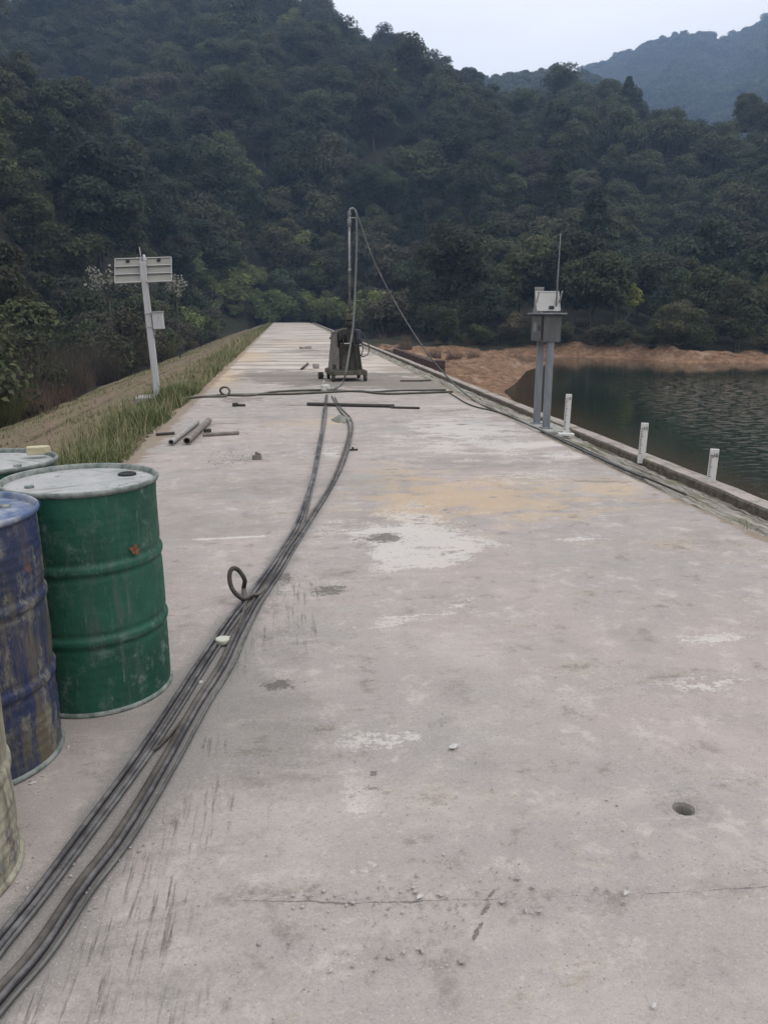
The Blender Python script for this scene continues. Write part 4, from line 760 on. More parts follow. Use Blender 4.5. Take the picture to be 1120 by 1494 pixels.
curved_patch(dg, 'rust_scar', M_RUST, R(-40), .64, .035, .05, .28, 3); curved_patch(dg, 'paper_tag', M_TAG, R(-113), .815, .028, .026)
m = NT('pale_timber'); M_WOOD = m.done(m.mix(m.rng(m.noise(1, 5, .6, m.pos((8, 60, 60))), .4, .6), (.50, .45, .31), (.40, .35, .23)), .8)
p = G(60, 664, .885); mb = MB().box((0, 0, .02), (.075, .05, .036), bev=.004); mb.box((.034, .004, .022), (.05, .035, .03), Matrix.Rotation(.5, 3, 'Z'), bev=.003); o = mb.build('wood_block', M_WOOD, loc=(p[0] - .02, p[1], .887)); o.rotation_euler[2] = .25; tag(o, 'pale yellow wooden block lying on the lid of the rear drum', 'wood block')
# black bucket tipped over behind the front drum
p = np.array([-1.19, 4.6]); o = empty('bucket', (p[0], p[1], 0), .4); tag(o, 'upturned black rubber bucket on the slab behind the green drum', 'bucket'); MB().lathe([(.20, 0), (.205, .02), (.185, .36), (.15, .47), (.10, .53), (.04, .55), (.001, .552)], 28, cap1=False).build('shell', M_BLK, o, True); MB().tube([(.205 * math.cos(t), .205 * math.sin(t), .02) for t in np.linspace(0, 6.283, 33)], .012, 6, False).build('rim', M_BLK, o, True)

# ------------------------------------------------------------------ hoses
def mat_hose(name, dark, dust, k=.5):
    m = NT(name); nz = m.normal_z(); n = m.noise(4.5, 8, .75); s = m.math('ADD', m.math('MULTIPLY', nz, .45), m.math('MULTIPLY', m.rng(n, .25, .75), .7)); m.bump(n, .5, .004); return m.done(m.mix(m.rng(s, .45, 1.05, 0, k), dark, dust), .75)
M_HOSE = mat_hose('dusty_rubber', (.035, .033, .037), (.215, .205, .20), .75); M_HOSED = mat_hose('brown_rubber', (.05, .044, .038), (.17, .15, .13), .7); M_HOSEG = mat_hose('olive_hose', (.075, .07, .052), (.22, .20, .165), .8); M_CABLE = mat_hose('grey_cable', (.07, .07, .066), (.22, .215, .20), .7)
def offset_path(pl, off, wob, sd, r, z=0.0):
    q = np.array([(a, b, 0) for a, b in pl]); q = spline(q, 7); t = np.gradient(q, axis=0); t /= np.linalg.norm(t, axis=1)[:, None] + 1e-9; nrm = np.stack([t[:, 1], -t[:, 0], 0 * t[:, 0]], -1); s = np.concatenate([[0], np.cumsum(np.linalg.norm(np.diff(q, axis=0), axis=1))])
    q = q + nrm * (off + wob * lnoise(s, 0 * s, 1.3, sd))[:, None]; q[:, 2] = r + .002 + z; return q
def hose(q, r, mat, label, cat='hose', group=None, n=10):
    o = MB().tube(q, r, n).build('hose', mat, None, True); tag(o, label, cat, group); return o
hose(offset_path(LT, -.018, .008, 1, .0095), .0095, M_HOSE, 'dusty grey rubber hose, outermost of the bundle on the drum side', group='hoses running along the slab')
hose(offset_path(LT, .004, .008, 2, .010), .010, M_HOSE, 'dusty grey hose lying just inside the outermost one on the drum side', group='hoses running along the slab')
hose(offset_path(LT, .024, .006, 3, .0065), .0065, M_CABLE, 'thin cable beside the left hose pair', 'cable', group='hoses running along the slab')
hose(offset_path(RT, .012, .010, 4, .010), .010, M_HOSE, 'dark dusty hose, outermost of the bundle on the open slab side', group='hoses running along the slab')
xc_ = [LT[2], LT[4], ((LT[5][0] + RT[5][0]) / 2, (LT[5][1] + RT[5][1]) / 2), RT[7], RT[9], RT[11], LT[9], LT[11]]
hose(offset_path(xc_, .0, .012, 9, .0055, .004), .0055, M_HOSED, 'thin dark cable wandering across between the two hose bundles', 'cable', group='hoses running along the slab')
hose(offset_path(RT[:14], .034, .014, 11, .006), .006, M_CABLE, 'thin grey cable outside the bundle on the open slab side', 'cable', group='hoses running along the slab')
# the hose that rises into a standing loop
lp = [(a, b, .015) for a, b in RT if b < 3.75]; lp = [(a - .012, b, z) for a, b, z in lp]
L0 = G(357, 880); c1 = L0
loop3 = [G(352, 905), G(358, 884) + [0, 0, .012], G(356, 866) + [0, 0, .03]]
ld = .30
def LP(px, py, Y): return AtY(px, py, Y)
yb = float(G(365, 880)[1])
loop3 += [LP(357, 846, yb + .06), LP(349, 833, yb + .06), LP(341, 829, yb + .04), LP(336, 834, yb + .02), LP(335, 845, yb), LP(338, 857, yb - .02), LP(345, 867, yb - .03), LP(356, 874, yb - .02), G(368, 876) + [0, 0, .03], G(379, 872) + [0, 0, .022]]
tail = [G(392, 853) + [0, 0, .014], G(405, 829) + [0, 0, .014], G(420, 803) + [0, 0, .014]]
tail += [np.array([a, b, .014]) for a, b in GP([(446, 766), (480, 713), (499, 668), (509, 632), (506, 614), (494, 598), (484, 579)])]
hose(spline([np.array(q) for q in lp] + loop3 + tail, 8), .0125, M_HOSED, 'brown rubber hose that rises into a small standing loop midway', group='hoses running along the slab')
xh = [(262, 584), (290, 581), (330, 578), (380, 577), (430, 576), (470, 574), (520, 572), (560, 576), (610, 575), (660, 573)]
hose(spline([np.append(q, .022) for q in GP(xh)], 8), .022, M_HOSEG, 'olive hose lying straight across the slab in front of the rig')
x2 = [(276, 582), (310, 577), (322, 571), (331, 570), (333, 575), (326, 579), (319, 576), (323, 571), (345, 577), (400, 573), (440, 571), (475, 570)]
h2 = [np.append(q, .022) for q in GP(x2)]; 
for k, zz in zip((2, 3, 4, 5, 6, 7), (.08, .16, .12, .06, .1, .12)): h2[k][2] = zz
cx_, cy_ = float(G(325, 580)[0]), 14.5
coil = [np.array([cx_ + .105 * math.sin(t) + .012 * t, cy_ + .035 * t, .10 - .078 * math.cos(t)]) for t in np.linspace(0, 2 * math.pi, 13)]
hose(spline([np.append(G(262, 586)[:2], .02), np.array([cx_ - .5, cy_ - .05, .02])] + coil + [np.array([cx_ + .5, cy_ + .15, .02])] + [np.append(q, .02) for q in GP(x2[9:])], 8), .02, M_HOSEG, 'olive hose with a small standing coil in it near the grass edge')
x3 = [(420, 571), (480, 570), (500, 571), (540, 573), (580, 571), (650, 570)]
hose(spline([np.append(q, .018) for q in GP(x3)], 6), .018, M_CABLE, 'thin grey cable crossing the slab at the feet of the rig', 'cable')

# ------------------------------------------------------------------ drilling rig
m = NT('grimy_machine_paint'); a = m.noise(7, 6, .7); M_RIG = m.done(m.mix(m.rng(a, .35, .65), (.060, .056, .040), (.115, .104, .082)), .8)
m = NT('greasy_black'); a = m.noise(9, 6, .7); M_RIGD = m.done(m.mix(m.rng(a, .35, .65), (.020, .019, .017), (.055, .05, .043)), .7)
m = NT('dusty_plate'); a = m.noise(9, 6, .7); M_RIGP = m.done(m.mix(m.rng(a, .3, .7), (.13, .115, .098), (.21, .19, .17)), .8)
m = NT('worn_steel'); a = m.noise(12, 5, .7); M_STEEL = m.done(m.mix(m.rng(a, .35, .65), (.16, .165, .16), (.28, .28, .27)), .5, .5)
m = NT('blue_motor'); M_MOTOR = m.done(m.mix(m.rng(m.noise(9, 5), .4, .6), (.030, .032, .052), (.06, .06, .068)), .6)
RX, RY = 1.34, 17.7
rig = empty('drilling_rig', (RX, RY, 0), R(4)); tag(rig, 'grimy core drilling rig on small wheels standing on the far slab', 'drilling rig')
fb = MB()
for sx in (-1, 1): fb.box((sx * .36, .3, .195), (.09, 1.0, .10), bev=.008)
for y_ in (-.2, .3, .8): fb.box((0, y_, .19), (.82, .08, .09), bev=.008)
fb.box((0, .3, .245), (.74, .92, .02)); fb.build('skid_frame', M_RIG, rig)
for sx, sy in ((-.34, -.18), (.37, -.18), (-.34, .75), (.37, .75)):
    w = MB(); w.lathe([(.045, -.03), (.075, -.03), (.08, -.02), (.08, .02), (.075, .03), (.045, .03)], 20); w.v[0] = w.v[0][:, [2, 1, 0]]; q = w.build('wheel', M_RIGD, rig, True, (sx, sy, .08), 40); MB().box((0, 0, .06), (.085, .05, .05)).build('wheel_bracket', M_RIG, q)
tr_ = MB(); V = [(-.36, -.06, .25), (-.20, -.10, .25), (-.20, -.10, .74), (-.30, -.06, .80), (-.36, .62, .25), (-.20, .62, .25), (-.20, .62, .74), (-.30, .62, .80)]
tr_.add(V, [[0, 1, 2, 3], [7, 6, 5, 4], [0, 3, 7, 4], [1, 5, 6, 2], [3, 2, 6, 7], [0, 4, 5, 1]]); tr_.box((-.255, .28, .93), (.11, .5, .30), taper=.82, bev=.012)
tr_.build('side_plate', M_RIGP, rig)
MB().box((-.305, -.085, .33), (.065, .03, .09), bev=.004).build('foot_opening_shade', M_RIGD, rig)  # solid dark block painted as a shaded opening; the plate is not cut
mb = MB(); V = [(-.197, -.05, .26), (.33, -.05, .26), (.27, .02, .80), (-.16, .02, .80), (-.197, .66, .26), (.33, .66, .26), (.27, .60, .80), (-.16, .60, .80)]; mb.add(V, [[0, 1, 2, 3], [7, 6, 5, 4], [1, 5, 6, 2], [0, 3, 7, 4], [3, 2, 6, 7], [0, 4, 5, 1]]); mb.build('gearbox', M_RIG, rig)
mb = MB(); [mb.box((x_, -.075, .52), (.022, .05, .50), Matrix.Rotation(tl, 3, 'Y')) for x_, tl in ((-.13, .05), (.05, 0), (.17, -.03), (.26, -.10))]; mb.box((.06, -.07, .78), (.5, .05, .03)); mb.build('rib', M_RIGD, rig)
mb = MB(); mb.lathe([(.14, -.17), (.16, -.16), (.16, -.12), (.11, -.11), (.11, .11), (.16, .12), (.16, .16), (.14, .17)], 28); mb.v[0] = mb.v[0][:, [2, 1, 0]]; mb.build('winch_drum', M_RIGD, rig, True, (-.02, .12, .94), 40)
mb = MB(); mb.box((-.085, .1, .93), (.02, .3, .38), taper=.7); mb.box((.145, .1, .93), (.02, .3, .38), taper=.7); mb.box((.03, .28, 1.0), (.25, .16, .3), bev=.02); mb.build('winch_frame', M_RIG, rig)
mb = MB(); mb.lathe([(.05, .80), (.09, .82), (.095, 1.08), (.07, 1.12), (.03, 1.13)], 24, (.235, .10, 0)); [mb.box((.235 + .097 * math.cos(t), .10 + .097 * math.sin(t), .95), (.008, .012, .24), Matrix.Rotation(t, 3, 'Z')) for t in np.arange(0, 6.28, .45)]; mb.build('motor', M_MOTOR, rig, True, angle=40)
mb = MB(); mb.lathe([(.085, .86), (.085, 1.08), (.065, 1.10), (.065, 1.20), (.105, 1.215), (.105, 1.275), (.075, 1.29), (.06, 1.33)], 26, (.055, -.06, 0)); mb.build('spindle_head', M_RIGD, rig, True, angle=35)
MB().box((.055, -.06, 1.395), (.19, .17, .125), bev=.012).build('chuck', M_RIG, rig)
mb = MB(); mb.tube([(-.33, .05, 1.02), (-.25, .0, 1.10), (-.10, -.05, 1.13)], .016, 8); mb.tube([(-.33, .05, 1.02), (-.38, .06, .92)], .016, 8); mb.build('handle', M_RIGP, rig, True)
def local(p): 
    d = np.asarray(p, float) - [RX, RY, 0]; c, s = math.cos(R(4)), math.sin(R(4)); return np.array([d[0] * c + d[1] * s, -d[0] * s + d[1] * c, d[2]])
topz = float(AtY(510, 322, 17.64)[2]); tx = float(local(AtY(509.5, 330, 17.64))[0])
mb = MB(); mb.tube([(.055, -.06, 1.45), (tx, -.06, topz - .05)], .026, 10); mb.tube([(.055, -.06, 2.3), (.055 + (tx - .055) * .45, -.06, 2.42)], .033, 10); mb.build('drill_rod', M_STEEL, rig, True)
mb = MB(); mb.lathe([(.028, topz - .12), (.045, topz - .10), (.045, topz + .02), (.03, topz + .04), (.03, topz + .10), (.045, topz + .11), (.045, topz + .17), (.02, topz + .19)], 18, (tx, -.06, 0)); mb.tube([(tx, -.06, topz + .17), (tx + .02, -.06, topz + .235), (tx + .08, -.06, topz + .25), (tx + .13, -.06, topz + .22), (tx + .155, -.06, topz + .15), (tx + .16, -.06, topz + .04)], .022, 8); mb.tube([(tx, -.06, topz + .06), (tx + .155, -.06, topz + .06)], .013, 6); mb.build('water_swivel', M_STEEL, rig, True, angle=40)
# small hoses curling off the rig's right side
o = MB().tube(spline([(.28, .1, 1.10), (.40, .1, .98), (.50, .08, .78), (.48, .05, .60), (.36, .0, .54), (.27, .0, .58)], 8), .013, 8).build('hydraulic_hose', M_CABLE, rig, True)
MB().tube(spline([(.27, -.02, .92), (.33, -.03, .85), (.345, -.03, .7), (.31, -.03, .56)], 8), .012, 8).build('hydraulic_hose', M_CABLE, rig, True)
# water hose from the swivel down to the slab
hp = [AtY(521, 327, 17.6), AtY(520, 360, 17.52), AtY(518, 420, 17.4), AtY(515.5, 470, 17.2), AtY(510, 510, 17.0), AtY(504, 545, 16.75), np.append(G(500, 560)[:2], .04), np.append(G(490, 567)[:2], .02), np.append(G(478, 571)[:2], .02)]
hp[0] = np.array([RX, RY, 0]) + np.array([(tx + .16) * math.cos(R(4)) + .06 * math.sin(R(4)), (tx + .16) * math.sin(R(4)) - .06 * math.cos(R(4)), topz + .05])
hose(spline(hp, 8), .022, mat_hose('pale_hose', (.15, .15, .14), (.32, .32, .30), .7), 'pale water hose hanging from the top of the drill rod')
cp_ = [hp[0] + [.02, 0, .06], AtY(545, 380, 17.0), AtY(580, 448, 16.3), AtY(618, 508, 15.5), AtY(655, 553, 14.7), np.append(G(690, 585)[:2], .018), np.array([3.20, 12.2, .016]), np.array([3.26, 11.2, .0]), np.array([3.29, 9.8, -.005]), np.array([3.27, 8.2, .0]), np.array([3.31, 6.9, -.005])]
hose(spline(cp_, 8), .014, M_CABLE, 'grey guy rope slanting from the rod top down to the right slab edge', 'rope')
hose(spline([np.array([*G(px, py)[:2], z]) for px, py, z in ((655, 574, .015), (686, 592, .014))] + [np.array(q) for q in ((3.21, 11.7, .012), (3.31, 10.2, -.01), (3.34, 8.8, -.008), (3.32, 7.6, -.008), (3.37, 6.2, -.012))], 6), .011, M_HOSED, 'thin brown cable trailing along the right slab edge', 'cable')
# valve block where the hoses meet
VP = G(475, 571); o = empty('valve_block', (VP[0], VP[1], 0), .3); tag(o, 'white hose coupling block where the hoses meet in front of the rig', 'valve'); m = NT('chalky_white'); M_WHITE = m.done(m.mix(m.rng(m.noise(14, 5), .35, .65), (.46, .45, .42), (.62, .61, .58)), .7)
MB().box((0, 0, .07), (.15, .14, .12), bev=.015).build('body', M_WHITE, o); MB().tube([(-.05, 0, .13), (-.05, 0, .19), (-.02, 0, .20)], .014, 8).build('lever', M_WHITE, o, True); mb = MB(); mb.tube([(.02, -.07, .05), (.03, -.13, .04)], .022, 10); mb.tube([(.07, -.02, .05), (.13, -.05, .04)], .022, 10); mb.build('coupling', M_STEEL, o, True)

# ------------------------------------------------------------------ things lying on the slab
def pipe(p0, p1, r, mat, label, cat='pipe', hollow=True, name='steel_pipe'):
    a, b = np.array([*G(*p0)[:2], r + .002]), np.array([*G(*p1)[:2], r + .002]); L = np.linalg.norm(b - a); mb = MB(); pr = [(r * .82, .0), (r, .0), (r, L), (r * .82, L), (r * .82, L - .15)] if hollow else [(r * .9, 0), (r, .004), (r, L - .004), (r * .9, L)]
    if hollow: pr = [(.001, .15), (r * .8, .15)] + pr[:4] + [(r * .8, L - .15), (.001, L - .15)]
    mb.lathe(pr, 16, cap0=False, cap1=False) if hollow else mb.lathe(pr, 12); rot = Vector(b - a).to_track_quat('Z', 'Y').to_matrix(); mb.v[0] = mb.v[0] @ np.array(rot).T
    o = mb.build(name, mat, None, True, a, 40); tag(o, label, cat); return o
m = NT('rusty_pipe'); a = m.noise(9, 5, .7); M_PIPE = m.done(m.mix(m.rng(a, .35, .65), (.13, .11, .095), (.24, .215, .19)), .75); m = NT('grey_pipe'); a = m.noise(9, 5, .7); M_PIPEG = m.done(m.mix(m.rng(a, .35, .65), (.24, .225, .205), (.34, .325, .30)), .7); m = NT('dark_rod'); M_ROD = m.done(m.mix(m.noise(9), (.035, .03, .028), (.075, .065, .06)), .7)
pipe((250, 650), (288, 620), .034, M_PIPEG, 'pale grey steel casing pipe, left one of two lying side by side'); pipe((273, 649), (305, 618), .042, M_PIPE, 'brown steel casing pipe lying beside the pale grey one'); pipe((296, 637), (349, 634), .022, M_PIPE, 'short brown steel rod lying at the ends of the casing pipes', 'rod', False, 'steel_rod')
pipe((448, 592), (575, 595), .028, M_ROD, 'long black drill rod lying across the slab in front of the rig', 'rod', False, 'drill_rod'); pipe((570, 596), (612, 597), .018, M_ROD, 'thin dark bar at the right end of the long black rod', 'rod', False, 'steel_rod'); pipe((440, 540), (449, 532), .03, M_ROD, 'dark short rod on the pale slab left of the rig', 'rod', False, 'steel_rod')
pipe((228, 636), (255, 634), .018, M_ROD, 'thin black strip on the slab near the grass, left of the pipes', 'rod', False, 'steel_rod')
def lump(name, px, py, parts, mat, label, cat, rz=0.0):
    p = G(px, py); mb = MB()
    for c, d, a in parts: mb.box(c, d, Matrix.Rotation(a, 3, 'Z'), bev=min(d) * .15)
    o = mb.build(name, mat, None, False, (p[0], p[1], .001)); o.rotation_euler[2] = rz; tag(o, label, cat)
lump('pipe_clamp', 375, 670, [((0, 0, .022), (.10, .045, .043), 0), ((0, .0, .06), (.035, .03, .035), .2), ((.03, .01, .05), (.02, .03, .02), .6)], M_PIPE, 'small brown iron clamp lying on the bare slab below the pipes', 'clamp')
lump('iron_fitting', 347, 593, [((-.04, 0, .03), (.09, .06, .055), .3), ((.06, 0, .02), (.13, .05, .035), -.2)], M_RIGD, 'small dark iron fitting lying just in front of the olive hoses', 'fitting')
lump('iron_fitting', 303, 632, [((0, 0, .03), (.09, .05, .05), .4)], M_RIGD, 'dark pipe coupling wedged against the brown casing pipe', 'fitting')
lump('concrete_chunk', 446, 509, [((-.1, 0, .05), (.28, .2, .1), .5), ((.12, .1, .06), (.3, .12, .11), .9)], M_PIPEG, 'grey broken concrete chunks on the slab far left of the rig', 'rubble')
lump('concrete_chunk', 461, 537, [((0, 0, .06), (.16, .2, .12), .1)], M_PIPEG, 'square grey block on the slab just left of the rig', 'rubble')
lump('rubber_scrap', 516, 657, [((0, 0, .008), (.09, .03, .014), .1), ((-.01, .01, .025), (.02, .02, .02), .3)], M_RIGD, 'small dark scrap on the slab right of the forked hoses', 'scrap')
lump('rubber_scrap', 600, 557, [((0, 0, .02), (.5, .06, .03), -.1), ((.3, .05, .02), (.3, .05, .03), .2)], M_ROD, 'flat dark strip on the slab right of the rig', 'scrap')
o = empty('trolley_wheel', (*G(468, 553)[:2], 0), .2); tag(o, 'small loose wheel block on the slab left of the rig base', 'wheel'); w = MB(); w.lathe([(.04, -.05), (.075, -.05), (.08, -.03), (.08, .03), (.075, .05), (.04, .05)], 18); w.v[0] = w.v[0][:, [2, 1, 0]] + [0, 0, .082]; w.build('tyre', M_RIGD, o, True, angle=40); MB().box((0, 0, .085), (.13, .05, .05), bev=.006).build('hub', M_RIG, o)
# pale rubble heap between the forks
p = G(492, 612); mb = MB(); g = np.random.default_rng(3)
bmx = bmesh.new(); bmesh.ops.create_icosphere(bmx, subdivisions=3, radius=1); 
for v in bmx.verts:
    n_ = float(lnoise(np.array(v.co.x * 2), np.array(v.co.y * 2 + v.co.z), 2.0, 5)); v.co = Vector((v.co.x * .14 * (1 + .2 * n_), v.co.y * .42 * (1 + .2 * n_), max(0, v.co.z) * .028 * (1 + .4 * n_)))
bmx.verts.index_update(); mb.add([v.co[:] for v in bmx.verts], [[v.index for v in f.verts] for f in bmx.faces]); bmx.free()
m = NT('grey_green_mud'); M_MUD = m.done(m.mix(m.rng(m.noise(9, 5), .4, .6), (.13, .135, .11), (.21, .205, .17)), .9); tag(mb.build('mud_heap', M_MUD, None, True, (p[0] + .06, p[1], .0)), 'grey-green mud heap between the forked hoses', 'mud heap')
# cream cap, stone chip
p = G(325, 941); o = empty('plastic_cap', (p[0], p[1], .012)); tag(o, 'round cream plastic cap lying between the hoses', 'cap'); m = NT('cream_plastic'); M_CREAM = m.done(m.mix(m.noise(30), (.44, .45, .36), (.52, .52, .43)), .5); MB().lathe([(.031, 0), (.033, .003), (.033, .018), (.030, .022), (.001, .0225)], 32, cap1=False).build('disc', M_CREAM, o, True, angle=35); q = MB(); q.tube([(-.02, .04, .006), (.012, .05, .007), (.04, .043, .006)], .005, 6); q.build('strap', M_CREAM, o, True)
def chip(px, py, s, label, mat=None, sd=0):
    p = G(px, py); g = np.random.default_rng(sd); b = bmesh.new(); bmesh.ops.create_icosphere(b, subdivisions=2, radius=1)
    for v in b.verts: v.co = Vector((v.co.x * s, v.co.y * s * .6, v.co.z * s * .3)) * (1 + .22 * g.normal()) 
    b.verts.index_update(); mb = MB().add([v.co[:] for v in b.verts], [[v.index for v in f.verts] for f in b.faces]); b.free(); o = mb.build('stone_chip', mat or M_WHITE, None, False, (p[0], p[1], s * .22)); o.rotation_euler[2] = .6; tag(o, label, 'stone')
m = NT('pale_stone'); M_CHIP = m.done(m.mix(m.noise(40), (.40, .38, .36), (.52, .50, .48)), .85)
chip(661, 1091, .020, 'white stone chip alone in the middle of the slab', M_CHIP, 1); chip(612, 1309, .011, 'pale stone chip at the crack near the row of dark tread marks', M_CHIP, 2); chip(913, 1303, .010, 'pale chip lying on the right part of the crack', M_CHIP, 3); chip(953, 1468, .009, 'pale chip near the lower right corner of the slab', M_CHIP, 4); chip(292, 996, .014, 'grey stone flake on the wet strip between the hoses', M_CHIP, 5); chip(12, 1433, .013, 'round pebble between the hoses at the lower left corner', M_CHIP, 6); chip(48, 1143, .012, 'pale pebble at the foot of the blue drum', M_CHIP, 7)

# ------------------------------------------------------------------ solar pole
m = NT('white_paint'); n_ = m.noise(1, 5, .7, m.pos((30, 30, 3))); M_WP = m.done(m.mix(m.rng(n_, .45, .75), (.47, .465, .47), (.34, .335, .325)), .5); m = NT('panel_back'); M_PB = m.done(m.mix(m.noise(6), (.20, .196, .172), (.255, .248, .22)), .6); m = NT('panel_frame'); M_PF = m.done((.36, .355, .34), .5, .1); m = NT('solar_cells'); M_PC = m.done((.01, .014, .03), .2)
m = NT('footing'); M_FOOT = m.done(m.mix(m.rng(m.noise(12, 5), .4, .6), (.24, .235, .20), (.33, .32, .29)), .9)
B = G(230, 576); sp = empty('solar_pole', (B[0], B[1], -.02), 0, (0, R(-2.3), 0)); tag(sp, 'leaning white pole carrying two solar panels at the left grass verge', 'solar pole')
MB().box((0, 0, 1.19), (.115, .115, 2.42), taper=.9, bev=.01).build('pole', M_WP, sp); mb = MB(); mb.box((0, 0, .012), (.28, .28, .02), bev=.004); [mb.lathe([(.012, .02), (.012, .045), (.004, .05)], 8, (x_, y_, 0)) for x_ in (-.1, .1) for y_ in (-.1, .1)]; mb.build('base_plate', M_PF, sp)
for sx in (-1, 1):
    pn = MB(); tilt = Matrix.Rotation(R(-32), 3, 'X'); cx = sx * .275 - .01; c0 = np.array([cx, .06, 2.26])
    def pp(mb_, u, v, w, d): mb_.box(c0 + np.array(tilt @ Vector((u, w, v))), d, tilt)
    pp(pn, 0, 0, .012, (.44, .012, .50)); panel = pn.build('solar_panel', M_PB, sp)
    fr = MB(); [pp(fr, 0, v, .002, (.456, .032, .016)) for v in (-.25, .25)]; [pp(fr, u, 0, .001, (.012, .030, .48)) for u in (-.222, .222)]; fr.build('panel_frame', M_PF, panel); rl = MB(); [pp(rl, 0, v, -.012, (.432, .03, .016)) for v in (-.085, .08)]; rl.build('rail', M_PF, panel); ce = MB(); pp(ce, 0, 0, .020, (.42, .004, .47)); ce.build('cell_face', M_PC, panel); jb = MB(); pp(jb, 0, .20, -.012, (.06, .03, .045)); jb.build('junction_box', M_BLK, panel)
mb = MB(); mb.box((0, .05, 2.20), (.9, .03, .04)); mb.box((0, .05, 2.36), (.12, .14, .03)); mb.build('bracket', M_PF, sp)
mb = MB(); mb.tube([(-.02, .03, 2.4), (-.03, .03, 2.66)], [.012, .005], 6); mb.lathe([(.03, 2.40), (.035, 2.44), (.02, 2.52), (.001, 2.53)], 14, (.03, .05, 0)); mb.build('antenna', M_WP, sp, True)
bx = MB(); bx.box((.165, -.01, 1.36), (.19, .15, .29), bev=.008); cb = bx.build('control_box', M_WP, sp); MB().box((.165, -.01, 1.516), (.215, .18, .022), bev=.006).build('box_lid', M_PF, cb); MB().tube([(.10, -.01, 1.22), (.075, -.02, 1.15), (.062, -.02, 1.05)], .011, 6).build('conduit', M_PF, cb, True); mb = MB(); [mb.box((.005, 0, z), (.14, .135, .018)) for z in (1.26, 1.50)]; mb.build('strap', M_PF, cb)
o = MB().box((-.06, -.02, .0), (.62, .55, .30), bev=.02).build('concrete_footing', M_FOOT, None, False, (B[0], B[1], -.17)); tag(o, 'mossy square concrete footing under the leaning solar pole', 'footing')

# ------------------------------------------------------------------ measuring station on two legs
m = NT('grey_metal'); n_ = m.noise(1, 5, .7, m.pos((18, 18, 2))); M_GM = m.done(m.mix(m.rng(n_, .4, .7), (.105, .112, .112), (.15, .155, .155)), .5, .2); m = NT('galvanised_leg'); n_ = m.noise(1, 5, .7, m.pos((18, 18, 3))); M_GL = m.done(m.mix(m.rng(n_, .4, .7), (.20, .215, .235), (.27, .285, .30)), .5, .3); m = NT('station_paper'); M_SP = m.done((.22, .23, .225), .8)
ST = np.array([3.44, 10.37]); st = empty('gauge_station', (ST[0], ST[1], 0), R(-2)); tag(st, 'grey metal instrument box on two legs beside the water with an antenna', 'gauge station')
for y_ in (.23, -.23):
    l_ = MB().box((0, y_, .56), (.085, .085, 1.14), bev=.006).build('leg', M_GL, st); MB().box((0, y_, -.002), (.15, .15, .014), bev=.003).build('foot_plate', M_GL, l_)
cab = MB().box((0, 0, 1.30), (.235, .58, .345), bev=.006).build('cabinet', M_GM, st); dr = MB().box((-.124, .03, 1.30), (.012, .46, .31), bev=.002).build('door', M_GM, cab); MB().box((-.1315, .07, 1.31), (.003, .13, .12)).build('notice', M_SP, dr); MB().box((-.1325, -.14, 1.30), (.012, .02, .06), bev=.002).build('handle', M_BLK, dr); MB().box((-.121, -.255, 1.30), (.018, .05, .30)).build('door_gap_shade', M_BLK, cab)  # black strip beside the door stands for the shade in its open slit
MB().box((0, 0, 1.486), (.34, .70, .018), bev=.004).build('roof_plate', M_GL, st)
mb = MB(); t3 = Matrix.Rotation(R(-25), 3, 'X'); c0 = np.array([.0, -.02, 1.64]); mb.box(c0, (.30, .014, .27), t3); spn = mb.build('solar_panel', M_PF, st); q = MB(); q.box(c0 + np.array(t3 @ Vector((0, 0, .135))), (.32, .026, .016), t3); [q.box(c0 + np.array(t3 @ Vector((u, 0, 0))), (.014, .026, .26), t3) for u in (-.153, .153)]; q.build('panel_frame', M_PF, spn); jb = MB(); jb.box(c0 + np.array(t3 @ Vector((.04, -.018, -.09))), (.065, .026, .035), t3, bev=.004); jb.build('junction_box', M_BLK, spn)
q = MB(); [q.tube([(sx * .15, -.12, 1.75), (sx * .16, .10, 1.50)], .009, 6) for sx in (-1, 1)]; [q.tube([(sx * .15, .04, 1.51), (sx * .155, -.13, 1.77)], .009, 6) for sx in (-1, 1)]; q.build('strut', M_PF, st)
MB().lathe([(.058, 1.495), (.058, 1.80), (.064, 1.81), (.064, 1.83), (.052, 1.83), (.030, 1.74), (.001, 1.73)], 28, (-.06, .20, 0), True, False).build('rain_gauge', M_PF, st, True, angle=40)
MB().tube([(.105, -.05, 1.495), (.108, -.05, 1.95), (.112, -.05, 2.30), (.116, -.05, 2.50)], [.011, .010, .007, .004], 8).build('antenna', M_GL, st, True)
o = MB().box((0, 0, -.10), (.52, .98, .19), bev=.015).build('plinth', M_FOOT, None, False, (ST[0], ST[1], -.004)); tag(o, 'mossy concrete plinth under the legs of the grey box', 'plinth')

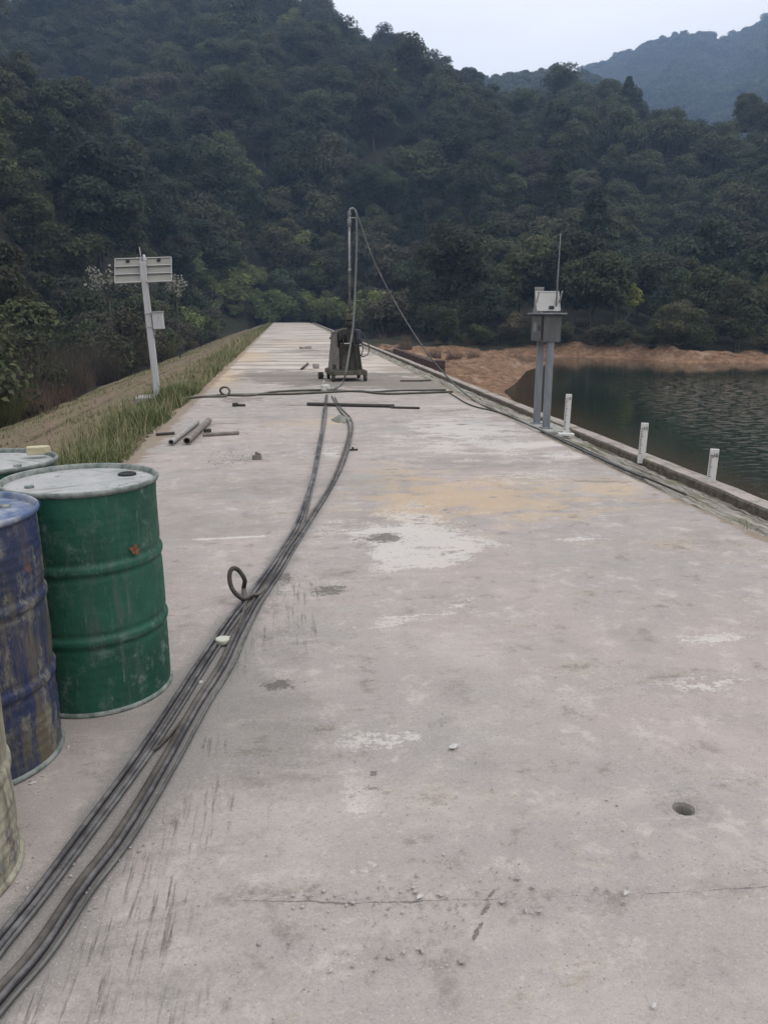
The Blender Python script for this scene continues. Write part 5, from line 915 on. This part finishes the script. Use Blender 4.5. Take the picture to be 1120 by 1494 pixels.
# ------------------------------------------------------------------ water gauge boards
m = NT('gauge_white'); M_GW = m.done(m.mix(m.rng(m.noise(1, 5, .7, m.pos((25, 25, 8))), .5, .75), (.66, .65, .62), (.42, .39, .34)), .6); m = NT('gauge_ink'); M_INK = m.done((.17, .17, .175), .7)
def board(px, py, ptop, label, sd):
    p = G(px, py); d = np.hypot(p[0], p[1]); h = float(AtY(*ptop, p[1])[2]); az_ = math.atan2(p[0], p[1]); o = empty('gauge_board', (p[0], p[1], .0), -az_ * .6, None); o.rotation_euler = (0, R(1.2), -az_ * .6); tag(o, label, 'gauge board', 'white water gauge boards on the kerb'); w = .075
    MB().box((0, 0, h / 2 - .03), (w, .024, h + .06), bev=.004).build('board', M_GW, o); mb = MB(); z = .05; k = 0
    while z < h - .04:
        mb.box((-w * .5 + .012 + (.006 if k % 5 == 0 else 0), -.0135, z), (.016 + (.012 if k % 5 == 0 else 0), .004, .007), ); z += .018; k += 1
    mb.build('scale_marks', M_INK, o); q = MB(); [q.box((x_, -.0135, h - .055), (.006, .004, .035)) for x_ in (-.002, .014, .026)]; [q.box((.020, -.0135, h - .0395 - .031 * j), (.016, .0035, .005)) for j in (0, 1)]; q.build('numeral', M_INK, o); return o
b1 = board(825, 632, (829, 575), 'tallest white gauge board, next to the legs of the grey box', 1); b2 = board(935, 668, (939, 617), 'middle white gauge board on the kerb above the water', 2); b3 = board(1036, 703, (1040, 655), 'shortest white gauge board with a dark line across, nearest the picture edge', 3)
MB().box((0, -.014, .245), (.07, .006, .006)).build('dark_band', M_INK, b3); MB().box((0, -.01, -.012), (.20, .09, .03), bev=.004).build('foot_plate', M_GW, b1)

# ------------------------------------------------------------------ low red-brown wall beyond the kerb
m = NT('red_brown_brick'); v = m.noise(1, 5, .7, m.pos((3, 3, 22))); M_BRK = m.done(m.mix(m.rng(v, .4, .6), (.045, .028, .026), (.085, .052, .046)), .9)
mb = MB(); mb.box((4.55, 28.5, -.42), (.22, 9.6, .86), bev=.02); mb.box((4.55, 23.62, -.36), (.34, .3, .90), bev=.02); o = mb.build('low_wall', M_BRK); tag(o, 'low dark red-brown wall just outside the kerb behind the guy rope', 'low wall')
# roots and dead branches washed up on the far bank
def driftwood(px, py, s, label, sd):
    p = G(px, py, -1.5); z = float(H(p[0], p[1])); g = np.random.default_rng(sd); mb = MB()
    for i in range(12):
        a = g.uniform(0, 6.28); L = s * g.uniform(.5, 1.2); b = g.normal(0, .25 * s, 3) * [1, 1, 0]; e = b + np.array([math.cos(a) * L, math.sin(a) * L * .4, L * g.uniform(.1, .8)]); q = spline([b, (b + e) / 2 + g.normal(0, .12 * s, 3), e], 4); mb.tube(q, np.linspace(.045 * s + .015, .012, len(q)), 5)
    o = mb.build('dead_branches', M_BARKP, None, True, (p[0], p[1], z)); tag(o, label, 'dead branches')
driftwood(1050, 503, 1.5, 'tangle of bare dead roots on the bank mound at the far right', 1); driftwood(1000, 508, 1.1, 'small heap of bare roots on the bank left of the big root tangle', 2); driftwood(850, 502, 1.1, 'bare branches on the far bank right of the grey box', 3); driftwood(668, 500, 1.2, 'bare brown branches on the shore beside the low red wall', 4)
del mb

# ------------------------------------------------------------------ haze over the whole valley
hz = MB().box((100, 700, 140), (3400, 1950, 310)); hm = bpy.data.materials.new('haze'); hm.use_nodes = True; hn = hm.node_tree; hn.nodes.clear(); ho = hn.nodes.new('ShaderNodeOutputMaterial'); hv = hn.nodes.new('ShaderNodeVolumePrincipled')
hv.inputs['Color'].default_value = (.46, .66, 1.0, 1); hv.inputs['Density'].default_value = .00072; hv.inputs['Anisotropy'].default_value = .1; hn.links.new(hv.outputs[0], ho.inputs['Volume'])
o = hz.build('haze', hm); tag(o, 'thin bluish haze filling the valley', 'haze', kind='stuff')
print('trees', len(gr), 'individual', NIND)
